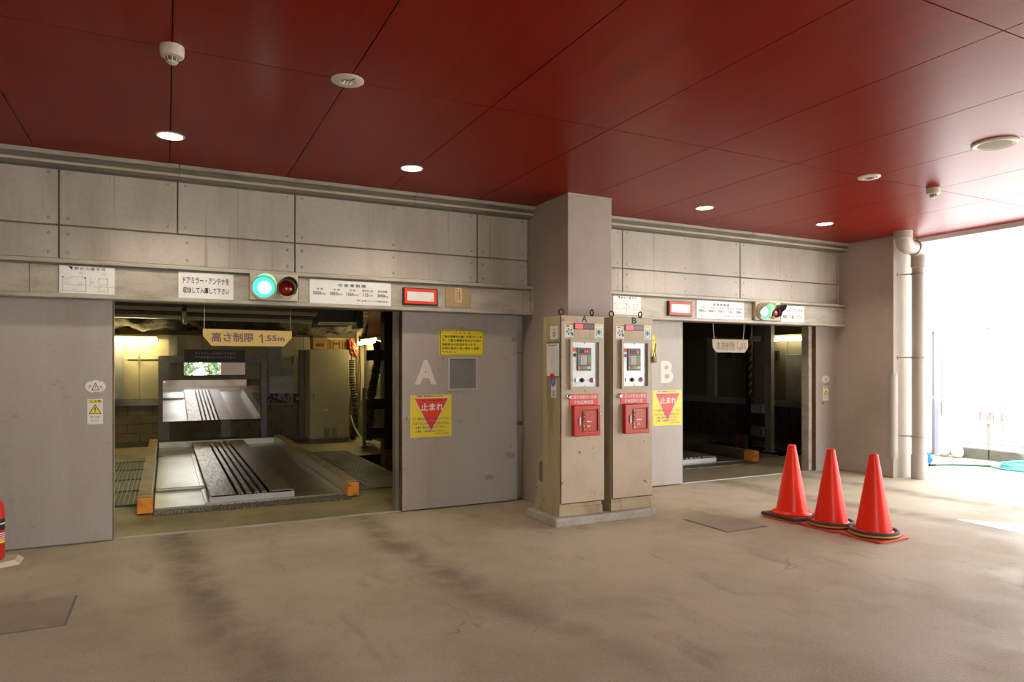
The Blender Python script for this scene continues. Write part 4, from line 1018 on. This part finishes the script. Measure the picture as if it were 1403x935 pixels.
# on the left side of machine A
XS = 3.178
def on_x(X, ymax): return lambda u, v: (X, ymax-u, v)
t = thing('side_sticker', 'small white sticker with round mark on the side of machine A', 'sticker', (XS, 5.45, 1.69))
MB().box(XS-.0015, XS+.0005, 5.39, 5.53, 1.69, 1.81).build('sheet', M['white'], t)
MB().lathe((XS-.002,5.455,1.735),[(.0001,-.0005),(.032,-.0005)],16,'x').build('printed_mark', M['faint'], t)
MB().box(XS-.0026,XS-.0016,5.42,5.50,1.775,1.785).build('printed_line', M['faint'], t)
t = thing('clipboard', 'clipboard with white form hanging on the side of machine A', 'clipboard', (XS, 5.45, 1.35))
MB().box(XS-.012, XS-.004, 5.345, 5.58, 1.345, 1.665).build('board', M['rail_dark'], t, bevel=.004)
MB().box(XS-.0145, XS-.012, 5.352, 5.572, 1.352, 1.650).build('paper', M['white'], t)
MB().tube([(XS-.016,5.39,1.655),(XS-.02,5.39,1.635),(XS-.02,5.52,1.635),(XS-.016,5.52,1.655)],.004,8).build('wire_clip', M['dull_metal'], t)
fl_ = MB()
for k in range(20): fl_.box(XS-.0152,XS-.0146,5.38,5.55,1.375+.0125*k,1.3756+.0125*k)
for k in range(6): fl_.box(XS-.0152,XS-.0146,5.44,5.50,1.45+.016*k,1.453+.016*k)
fl_.build('form_lines', M['faint'], t)
t = thing('key_tag', 'red and blue key tag with white notice below the clipboard', 'tag', (XS, 5.46, 1.19))
MB().box(XS-.003, XS+.0005, 5.42, 5.51, 1.155, 1.33).build('notice', M['white'], t)
MB().tube([(XS-.008,5.435,1.345),(XS-.008,5.44,1.285),(XS-.008,5.465,1.262),(XS-.008,5.49,1.285),(XS-.008,5.495,1.345)],.008,8).build('blue_loop', M['sticker_blue'], t, smooth=True)
MB().box(XS-.022,XS-.0035,5.43,5.50,1.325,1.375).build('red_clip', M['sign_red'], t, bevel=.004)
q = MB()
for k in range(4): q.box(XS-.0036,XS-.003,5.435,5.495,1.17+.014*k,1.175+.014*k)
q.build('printing', M['ink'], t)
t = thing('ash_box', 'wedge shaped beige box with dark slot and key behind machine A', 'box', (3.3, 5.75, 0))
MB().prism([(3.185,5.67,.079),(3.185,5.845,.079),(3.185,5.775,.565),(3.185,5.67,.60)], (.275,0,0)).build('body', M['machine_side'], t, bevel=.004)
MB().prism([(3.182,5.69,.345),(3.182,5.76,.36),(3.182,5.745,.53),(3.182,5.69,.55)], (.004,0,0)).build('slot', M['rail_dark'], t)
MB().lathe((3.185,5.775,.30),[(.0001,-.018),(.016,-.016),(.018,0)],14,'x').build('lock', M['chrome'], t)
MB().box(3.165,3.170,5.77,5.79,.20,.29).build('key', M['chrome'], t)
t = thing('padlock', 'small brass padlock hanging on the right edge of machine B', 'padlock', (4.22, 5.33, 1.48))
MB().box(4.205,4.245,5.315,5.345,1.475,1.535).build('body', M['kraft'], t, bevel=.003)
MB().tube([(4.214,5.33,1.535),(4.214,5.33,1.57),(4.226,5.33,1.585),(4.238,5.33,1.57),(4.238,5.33,1.535)],.004,8).build('shackle', M['black'], t, smooth=True)
MB().tube([(4.225,5.33,1.58),(4.235,5.33,1.63),(4.242,5.33,1.66)],.005,8).build('hook', M['black'], t)

# ================================================================== CONES
def make_cone(t, style):
    x, y = t.location.x, t.location.y
    b = MB(); h = .1985; r = .04; pts = []
    for cx, cy, a0 in ((h-r,h-r,0),(-(h-r),h-r,1),(-(h-r),-(h-r),2),(h-r,-(h-r),3)):
        for k in range(5): a = (a0+k/4)*PI/2; pts.append((x+cx+r*math.cos(a), y+cy+r*math.sin(a), .0))
    b.prism(pts, (0,0,.018)); b.build('base_plate', M['cone_base'], t, bevel=.003)
    z = .018
    if style == 'square':
        q = MB(); hh = .196
        q.prism([(x-hh,y-hh,z),(x+hh,y-hh,z),(x+hh,y+hh,z),(x-hh,y+hh,z)], (0,0,.032)); q.build('rubber_weight', M['rubber'], t, bevel=.008); z += .032
    else:
        MB().lathe((x,y,z),[(.165,0),(.194,.004),(.197,.012),(.194,.018),(.197,.030),(.193,.044),(.18,.050),(.165,.046),(.162,.0)],40).build('rubber_weight', M['rubber'], t, smooth=True)
        MB().lathe((x,y,z),[(.195,.010),(.1985,.014),(.1985,.024),(.195,.028)],40).build('yellow_band', M['ring_yellow'], t, smooth=True)
        z += .012
    prof = [(.178,0),(.180,.010),(.172,.020),(.150,.026),(.142,.032)]
    z_t = .70-z
    prof += [(.142-(.142-.036)*u, .032+(z_t-.05)*u) for u in [k/12 for k in range(1, 13)]]
    prof += [(.034, z_t-.008), (.028, z_t-.002), (.018, z_t), (.014, z_t-.004), (.013, z_t-.05)]
    MB().lathe((x,y,z), prof, 44).build('cone_body', M['cone'], t, smooth=True)
for (x, y, st, lab) in ((5.30,4.635,'square','red traffic cone on a square black rubber weight, left of three'), (5.335,4.235,'ring','red traffic cone with black and yellow ring, middle of three'), (5.362,3.835,'ring','red traffic cone with black and yellow ring, right of three')):
    make_cone(thing('traffic_cone', lab, 'cone', (x, y, 0), 'red traffic cones in a row'), st)

# ================================================================== FLOOR COVERS
t = thing('floor_cover', 'square steel floor cover plate near the red cones', 'cover', (4.6, 4.77, 0))
MB().box(4.36,4.825,4.505,5.045,-.01,.006).build('plate', M['cover'], t); MB().box(4.345,4.84,4.49,5.06,-.01,.002).build('rim', M['rail_dark'], t)
t = thing('floor_cover', 'dark brown steel floor cover plate at the left edge near the extinguisher', 'cover', (-1.0, 4.82, 0))
MB().box(-1.6,-.51,4.555,5.085,-.01,.006).build('plate', M['cover'], t); MB().box(-1.62,-.495,4.54,5.10,-.01,.002).build('rim', M['rail_dark'], t)

# ================================================================== EXTINGUISHER
t = thing('extinguisher_stand', 'pale hexagonal stand under the fire extinguisher at the left edge', 'stand', (-1.125, 6.19, 0))
c = (-1.125, 6.19)
hexp = [(c[0]+.20*math.cos(PI/6+k*PI/3), c[1]+.20*math.sin(PI/6+k*PI/3)) for k in range(6)]
st = MB(); st.add([(x, y, 0) for x, y in hexp]+[(c[0]+(x-c[0])*.80, c[1]+(y-c[1])*.80, .032) for x, y in hexp]+[(c[0]+(x-c[0])*.55, c[1]+(y-c[1])*.55, .028) for x, y in hexp],
   [(k,(k+1)%6,6+(k+1)%6,6+k) for k in range(6)]+[(6+k,6+(k+1)%6,12+(k+1)%6,12+k) for k in range(6)]+[tuple(12+k for k in range(6)), tuple(range(5,-1,-1))])
st.build('tray', M['cream'], t)
t = thing('fire_extinguisher', 'red fire extinguisher at the left edge beside the grey door', 'extinguisher', (c[0], c[1], .03))
MB().lathe((c[0],c[1],.03),[(.062,0),(.068,.012),(.07,.03),(.07,.36),(.064,.40),(.045,.43),(.024,.445),(.022,.47)],32).build('cylinder', M['box_red'], t, smooth=True)
for z0, z1, m_ in ((.25,.29,'black_plastic'),(.29,.30,'white'),(.30,.33,'black_plastic'),(.155,.175,'yellow'),(.18,.186,'white'),(.194,.200,'white'),(.208,.214,'white'),(.222,.228,'white')):
    MB().lathe((c[0],c[1],0),[(.0708,z0),(.0708,z1)],32).build('label_band', M[m_], t, smooth=True)
MB().lathe((c[0],c[1],.48),[(.02,-.01),(.03,0),(.03,.03),(.012,.04)],16).build('valve', M['black_plastic'], t, smooth=True)
MB().prism([(c[0]+.02,c[1]-.012,.52),(c[0]-.10,c[1]-.012,.555),(c[0]-.10,c[1]-.012,.567),(c[0]+.02,c[1]-.012,.535)],(0,.024,0)).build('lever', M['black_plastic'], t)
MB().prism([(c[0]+.02,c[1]-.012,.495),(c[0]-.09,c[1]-.012,.50),(c[0]-.09,c[1]-.012,.51),(c[0]+.02,c[1]-.012,.505)],(0,.024,0)).build('carry_handle', M['black_plastic'], t)
MB().tube([(c[0]-.02,c[1],.49),(c[0]-.09,c[1],.48),(c[0]-.10,c[1],.38),(c[0]-.085,c[1],.2)],.011,8).build('hose', M['black_plastic'], t, smooth=True)

# ================================================================== CEILING FITTINGS
def downlight(x, y, lab):
    t = thing('downlight', lab, 'lamp', (x, y, ZC), 'round ceiling downlights')
    MB().lathe((x,y,ZC),[(.082,.012),(.080,-.002),(.086,-.007),(.096,-.005),(.098,0)],36).build('trim_ring', M['detector'], t, smooth=True)
    MB().lathe((x,y,ZC),[(.0001,-.002),(.080,-.002)],32).build('glowing_disc', M['lamp'], t)
    d = bpy.data.lights.new('downlight_beam', 'SPOT'); d.energy = LAMP_W; d.color = (1,.89,.72); d.spot_size = math.radians(135); d.spot_blend = .6; d.shadow_soft_size = .07
    o = bpy.data.objects.new('downlight_beam', d); COL.objects.link(o); o.parent = t; o.location = (0,0,-.012)
LAMP_W = 85
downlight(.03,5.588,'lit downlight over the left end of the left bay header')
downlight(1.86,5.588,'lit downlight over the right half of the left bay')
downlight(5.10,5.60,'lit downlight over the left half of the right bay')
downlight(6.945,5.60,'lit downlight over the right half of the right bay')
def detector(x, y, r, lab):
    t = thing('smoke_detector', lab, 'detector', (x, y, ZC), 'ceiling smoke detectors')
    MB().lathe((x,y,ZC),[(r,0),(r*1.02,-.01),(r,-.045),(r*.92,-.055),(r*.55,-.06)],32).build('base', M['detector'], t, smooth=True)
    MB().lathe((x,y,ZC),[(r*.58,-.058),(r*.50,-.075),(r*.36,-.080)],28).build('sensor_chamber', M['louvre'], t, smooth=True)
    MB().lathe((x,y,ZC),[(r*.42,-.078),(r*.40,-.088),(r*.2,-.094),(.0001,-.094)],24).build('sensor_cap', M['detector'], t, smooth=True)
    for k in range(8):
        a = k*PI/4; MB().cyl((x+r*.56*math.cos(a),y+r*.56*math.sin(a),ZC-.057),(x+r*.42*math.cos(a),y+r*.42*math.sin(a),ZC-.086),.003,6).build('sensor_rib', M['detector'], t)
detector(.03,4.02,.058,'white smoke detector on the dark red ceiling at upper left')
detector(6.46,4.01,.058,'white smoke detector on the bright ceiling at upper right')
def emergency(x, y, lab):
    t = thing('emergency_light', lab, 'lamp', (x, y, ZC), 'round emergency lights')
    MB().lathe((x,y,ZC),[(.095,0),(.095,-.006),(.086,-.012),(.046,-.014),(.040,-.004),(.0001,-.004)],36).build('cover_plate', M['detector'], t, smooth=True)
    for k in range(3): MB().box(x-.026+.02*k,x-.014+.02*k,y-.024,y+.024,ZC-.016,ZC-.008).build('reflector', M['chrome'], t)
    MB().lathe((x+.02,y-.062,ZC-.014),[(.0001,-.003),(.007,-.003),(.007,.003)],10).build('test_button', M['black_plastic'], t)
emergency(.95,4.03,'round cream emergency light between the two left ceiling boards')
emergency(5.56,4.025,'round cream emergency light left of the right smoke detector')
t = thing('ceiling_speaker', 'round beige ceiling speaker in the bright upper right ceiling', 'speaker', (5.56, 2.99, ZC))
MB().lathe((5.56,2.99,ZC),[(.150,0),(.150,-.010),(.138,-.018),(.120,-.012)],44).build('rim', M['detector'], t, smooth=True)
MB().lathe((5.56,2.99,ZC),[(.122,-.011),(.06,-.016),(.0001,-.018)],40).build('grille', M['speaker'], t, smooth=True)

# ================================================================== DRAIN PIPE ON THE RIGHT PILLAR
t = thing('drain_pipe', 'grey vertical drain pipe with elbows in front of the right pillar', 'pipe', (8.60, 5.52, 0))
px, py = 8.60, 5.52
MB().cyl((px,py,0),(px,py,2.83),.083,28).build('riser', M['pvc'], t, smooth=True)
MB().lathe((px,py,0),[(.094,0),(.094,.30),(.090,.31),(.083,.312)],28).build('foot_socket', M['pvc'], t, smooth=True)
MB().lathe((px,py,0),[(.083,2.70),(.096,2.705),(.096,2.84)],28).build('upper_socket', M['pvc'], t, smooth=True)
sx, sy = 8.19, 5.46
el = []
for k in range(9): a = k/8*PI/2; el.append((px-.14*(1-math.cos(a)), py-.0205*(1-math.cos(a)), 2.83+.11*math.sin(a)))
MB().tube(el, .093, 24).build('elbow', M['pvc'], t, smooth=True)
MB().tube([(px-.10,py-.015,2.94),(sx+.10,sy+.015,2.94)], .083, 24).build('cross_pipe', M['pvc'], t, smooth=True)
MB().tube([(px-.13,py-.02,2.94),(px-.145,py-.022,2.94)], .097, 24).build('joint_ring', M['bracket'], t)
el = []
for k in range(9): a = k/8*PI/2; el.append((sx+.13*math.cos(a)*1-.0, sy+.019*math.cos(a), 2.94+.13*(1-1)+.12*(1-math.cos(a))*0+0)) if False else el.append((sx+.13*(1-math.sin(a)), sy+.019*(1-math.sin(a)), 2.94+.10*(1-math.cos(a))))
MB().tube(el, .095, 24).build('elbow', M['pvc'], t, smooth=True)
MB().lathe((sx,sy,0),[(.095,3.02),(.105,3.025),(.105,ZC-.002)],28).build('ceiling_socket', M['pvc'], t, smooth=True)
for z in (.54, 1.55, 2.62):
    b = MB().lathe((px,py,z),[(.084,-.014),(.090,-.014),(.090,.014),(.084,.014)],28); b.box(px+.088,px+.115,py-.012,py-.008,z-.014,z+.014)
    b.build('pipe_clamp', M['bracket'], t)
    MB().cyl((px-.05,py+.06,z),(px-.15,5.71,z),.009,8).build('clamp_arm', M['bracket'], t)
    MB().lathe((px-.15,5.706,z),[(.0001,-.012),(.022,-.010),(.024,0)],12,'y').build('wall_rosette', M['bracket'], t)
t = thing('corner_guard', 'grey half round corner guard low on the right pillar', 'guard', (8.362, 5.705, .26))
g_ = MB(); gp = []
for k in range(13):
    a = PI/2+k/12*PI*1.5-PI*.0; gp.append((8.378+.052*math.cos(a), 5.721+.052*math.sin(a)))
g_.prism([(x, y, .275) for x, y in gp], (0,0,1.06)); g_.build('sleeve', M['pvc'], t, smooth=True)
for z in (.262, 1.325): MB().prism([(8.378+(x-8.378)*1.12, 5.721+(y-5.721)*1.12, z) for x, y in gp], (0,0,.018)).build('end_ring', M['pvc'], t)

# ================================================================== OUTSIDE, RIGHT
wo = structure(MB().box(9.72,10.28,6.95,7.15,0,5.).box(11.26,11.41,6.95,7.15,0,5).box(10.28,11.26,6.95,7.15,2.04,5).build('wall_outer', M['out_wall']))
for z in (1.3, 2.655, 4.): box('joint_strip', M['out_frame'], wo, 9.75, 11.41, 6.946, 6.95, z, z+.006) if z > 2 else None
box('corner_pipe', M['out_frame'], wo, 11.41, 11.45, 6.93, 6.97, .6, 5)
d5 = structure(MB().box(10.34,11.20,6.97,7.02,.02,2.0).build('door_5', M['out_door']))
MB().lathe((11.11,6.97,.93),[(.0001,-.06),(.03,-.055),(.034,-.04),(.014,-.03),(.014,-.008),(.03,0)],16,'y').build('knob', M['chrome'], d5, smooth=True)
MB().lathe((11.11,6.97,1.03),[(.0001,-.01),(.018,-.008),(.02,0)],14,'y').build('lock', M['chrome'], d5)
fr = MB().box(10.28,10.34,6.93,7.04,0,2.06).box(11.20,11.30,6.93,7.04,0,2.06).box(10.34,11.20,6.93,7.04,2.0,2.06)
fr.build('door_frame', M['out_frame'], d5)
curb = structure(MB().box(11.2,11.4,-6,1.98,-.01,.16).box(11.2,11.4,2.0,4.0,-.01,.16).box(11.2,11.4,4.02,6.10,-.01,.16).box(11.2,11.4,6.12,6.60,-.01,.16).build('curb', M['curb'], bevel=.01))
# fence
t = thing('mesh_fence', 'pale galvanised mesh fence standing on the concrete curb', 'fence', (11.3, 3, .16))
for y in (6.15, 4.15, 2.15, .15):
    p = box('post', M['fence'], t, 11.27, 11.33, y-.03, y+.03, .16, 2.02)
    box('post_cap', M['fence'], p, 11.24, 11.36, y-.07, y+.07, 2.02, 2.03)
    box('post_foot', M['fence'], p, 11.22, 11.38, y-.14, y+.14, .16, .175)
for z in (.24, 1.10): MB().cyl((11.3,-1,z),(11.3,6.6,z),.014,8).build('rail', M['fence'], t)
ms = MB(); y = -1.
while y < 6.6: ms.box(11.298,11.302,y,y+.004,.24,1.10); y += .05
z = .30
while z < 1.09: ms.box(11.297,11.303,-1,6.6,z,z+.004); z += .10
tag(ms.build('mesh_wires', M['fence'], t), kind='stuff')
t = thing('fence_notice', 'white notice with red lettering tied to the pale fence', 'sign', (11.25, 6.1, .6))
box('board', M['out_wall'], t, 11.24, 11.25, 5.72, 6.35, .56, .76)
q = MB()
for y0, w_ in ((6.27,.06),(6.15,.10),(5.98,.09)):
    for a, b, c_, d in ((0,1,.70,.715),(.1,.9,.655,.665),(.35,.55,.61,.73),(0,.2,.615,.69),(.8,1,.61,.69),(.2,.9,.61,.622)):
        if random.random() < .8: q.box(11.2385,11.2395,y0-b*w_,y0-a*w_,c_,d)
q.build('red_marks', M['overexposed_red'], t)
# bicycles
def bicycle(x, y, z, lab, m):
    t = thing('bicycle', lab, 'bicycle', (x, y, z), 'bicycles behind the fence')
    R = .33
    def wheel(yc):
        rim = MB().tube([(x, yc+R*math.cos(a*PI/18), z+R+R*math.sin(a*PI/18)) for a in range(36)], .016, 8, closed=True).build('wheel', M['tyre'], t, smooth=True)
        s_ = MB()
        for k in range(16):
            a = k*PI/8; s_.cyl((x+.02*(-1)**k, yc, z+R), (x, yc+R*.97*math.cos(a), z+R+R*.97*math.sin(a)), .0025, 4)
        s_.build('spokes', M['fence'], rim); MB().cyl((x-.05,yc,z+R),(x+.05,yc,z+R),.02,10).build('hub', M['fence'], rim)
    wheel(y); wheel(y-1.05)
    sb, hd, bbk = (x, y-.22, z+.78), (x, y-.82, z+.80), (x, y-.42, z+.30)
    fr = MB()
    for a, b in ((bbk, sb), (bbk, (x,y-.86,z+.66)), (bbk, (x,y,z+R)), ((x,y-.26,z+.66), (x,y,z+R)), ((x,y-.82,z+.85), (x,y-.90,z+.60)), ((x,y-.90,z+.60),(x,y-1.05,z+R)), ((x,y-.30,z+.52),(x,y-.86,z+.68))): fr.cyl(a, b, .016, 8)
    fr.build('frame', m, t, smooth=True)
    MB().tube([(x+.25,y-.70,z+.98),(x+.2,y-.80,z+.99),(x,y-.80,z+.96),(x-.2,y-.80,z+.99),(x-.25,y-.70,z+.98)],.012,8).build('handlebar', M['chrome'], t, smooth=True)
    MB().cyl((x,y-.81,z+.84),(x,y-.80,z+.97),.013,8).build('stem', M['chrome'], t)
    MB().prism([(x-.09,y-.10,z+.80),(x+.09,y-.10,z+.80),(x+.03,y-.36,z+.80),(x-.03,y-.36,z+.80)],(0,0,.05)).build('saddle', M['tyre'], t, bevel=.015)
    MB().prism([(x-.13,y-.98,z+.70),(x+.13,y-.98,z+.70),(x+.16,y-1.25,z+.70),(x-.16,y-1.25,z+.70)],(0,0,.22)).build('basket', M['fence'], t)
    MB().lathe((x+.05,y-.42,z+.30),[(.0001,-.01),(.09,-.008),(.09,.008),(.0001,.01)],20,'x').build('chain_wheel', M['fence'], t)
    for s_ in (-1, 1): MB().box(x+s_*.10-.03,x+s_*.10+.03,y-.42+s_*.12,y-.42+s_*.12+.06,z+.30-s_*.10,z+.32-s_*.10).build('pedal', M['tyre'], t)
bicycle(12.2, 6.75, .0, 'overexposed bicycle behind the fence post, nearer the white door', M['bike'])
bicycle(12.5, 5.2, .0, 'overexposed bicycle behind the fence at the right edge', M['fence'])
t = thing('white_cabinet', 'white box cabinet beside the white door at the fence end', 'cabinet', (11.5, 6.75, 0))
box('body', M['out_wall'], t, 11.34, 11.60, 6.62, 6.90, .06, .86, .006); box('lid', M['out_wall'], t, 11.32, 11.62, 6.60, 6.92, .86, .90); box('handle', M['out_frame'], t, 11.46, 11.53, 6.61, 6.62, .50, .52)
for x in (11.36,11.55): box('foot', M['curb'], t, x, x+.04, 6.66, 6.86, 0, .06)
def sack(x, y, r, h, lab):
    t = thing('white_sack', lab, 'sack', (x, y, 0), 'white sacks by the curb')
    bm = bmesh.new(); bmesh.ops.create_icosphere(bm, subdivisions=3, radius=1)
    for v in bm.verts:
        a = v.co; nz = 1+.07*math.sin(a.x*11+a.z*7)*math.cos(a.y*9)
        v.co = Vector((a.x*r*nz*(1-.12*a.z), a.y*r*nz*(1-.12*a.z), max(0., (a.z*.98+.9)/1.88*h)))
    me = bpy.data.meshes.new('bag_body'); bm.to_mesh(me); bm.free(); me.materials.append(M['sack'])
    for p in me.polygons: p.use_smooth = True
    o = bpy.data.objects.new('bag_body', me); COL.objects.link(o); o.parent = t
    MB().lathe((x,y,h*.93),[(.025,0),(.035,.03),(.015,.05)],10).build('tied_neck', M['sack'], t)
sack(11.10, 6.72, .085, .20, 'small white plastic sack nearest the white door'); sack(11.08, 6.50, .085, .21, 'small white plastic sack nearest the curb end')
t = thing('blue_rag', 'crumpled blue cloth on the ground behind the drain pipe', 'cloth', (9.94, 6.26, 0))
bm = bmesh.new(); bmesh.ops.create_icosphere(bm, subdivisions=3, radius=1)
for v in bm.verts:
    a = v.co; nz = 1+.28*math.sin(a.x*6+1)*math.cos(a.y*6+a.z*5)+.1*math.sin(a.z*15)
    v.co = Vector((a.x*.065*nz, a.y*.065*nz, .085+a.z*.085*nz))
me = bpy.data.meshes.new('cloth'); bm.to_mesh(me); bm.free(); me.materials.append(M['blue'])
o = bpy.data.objects.new('cloth', me); COL.objects.link(o); o.parent = t
MB().lathe((9.94,6.26,0),[(.07,0),(.075,.012),(.05,.02)],12).build('white_lining', M['sack'], t)
t = thing('garden_hose', 'teal garden hose coiled on the ground near the curb', 'hose', (10.7, 5.4, 0))
pts = []
for k in range(0, 24*6+1):
    a = 2*PI*k/24; lap = k/24
    r = .42-.035*lap+.03*math.sin(lap*5)
    pts.append((10.78+r*1.05*math.cos(a+2.2)+.03*math.sin(lap*3), 5.32+r*math.sin(a+2.2)+.04*math.cos(lap*4), .014+.012*lap))
MB().tube(pts, .013, 8).build('coil', M['hose'], t, smooth=True)
a0 = Vector(pts[0]); c_ = [Vector((9.90,6.12,.014)), Vector((10.15,6.08,.014)), Vector((10.30,5.92,.014)), a0]
ld = []
for k in range(25):
    u = k/24; ld.append((1-u)**3*c_[0]+3*u*(1-u)**2*c_[1]+3*u*u*(1-u)*c_[2]+u**3*c_[3])
MB().tube(ld, .013, 8).build('lead', M['hose_dark'], t, smooth=True)
MB().cyl((9.80,6.14,.018),(9.90,6.12,.016),.019,10).build('nozzle', M['black_plastic'], t)
# house across the lane
t = thing('white_house', 'overexposed white house wall across the lane beyond the fence', 'building', (17, 5, 0))
box('wall', M['out_wall'], t, 17, 22, -8, 16, 0, 6)
for y in (-4, 0.5, 5, 9.5):
    f_ = box('window', M['out_frame'], t, 16.96, 17.0, y, y+1.6, 1.0, 2.1); box('pane', M['out_door'], f_, 16.955, 16.965, y+.08, y+1.52, 1.08, 2.02)
box('roof', M['out_frame'], t, 16.7, 22.3, -8.3, 16.3, 6, 6.2)
# street greenery behind the photographer (seen in the small mirror)
def tree(x, y, h, lab):
    t = thing('street_tree', lab, 'tree', (x, y, 0), 'trees across the street')
    MB().tube([(x,y,0),(x+.05,y,h*.35),(x,y+.1,h*.6)],[.12,.09,.05],8).build('trunk', M['bark'], t, smooth=True)
    lf = MB()
    for k in range(420):
        a, b = random.uniform(0, 2*PI), random.uniform(-1, 1); r = h*.28*random.random()**.4
        p = Vector((x+r*math.cos(a)*math.sqrt(1-b*b), y+r*math.sin(a)*math.sqrt(1-b*b), h*.62+r*b*1.3))
        d1_, d2_ = Vector((random.gauss(0,1),random.gauss(0,1),random.gauss(0,1))).normalized()*.14, Vector((random.gauss(0,1),random.gauss(0,1),random.gauss(0,1))).normalized()*.1
        lf.poly([p-d1_, p+d2_, p+d1_, p-d2_])
    tag(lf.build('foliage', M['leaf'], t, fix=False), kind='stuff')
tree(1.0,-15,2.6,'leafy street tree across the street, left one'); tree(2.5,-15.6,2.5,'leafy street tree across the street, right one')
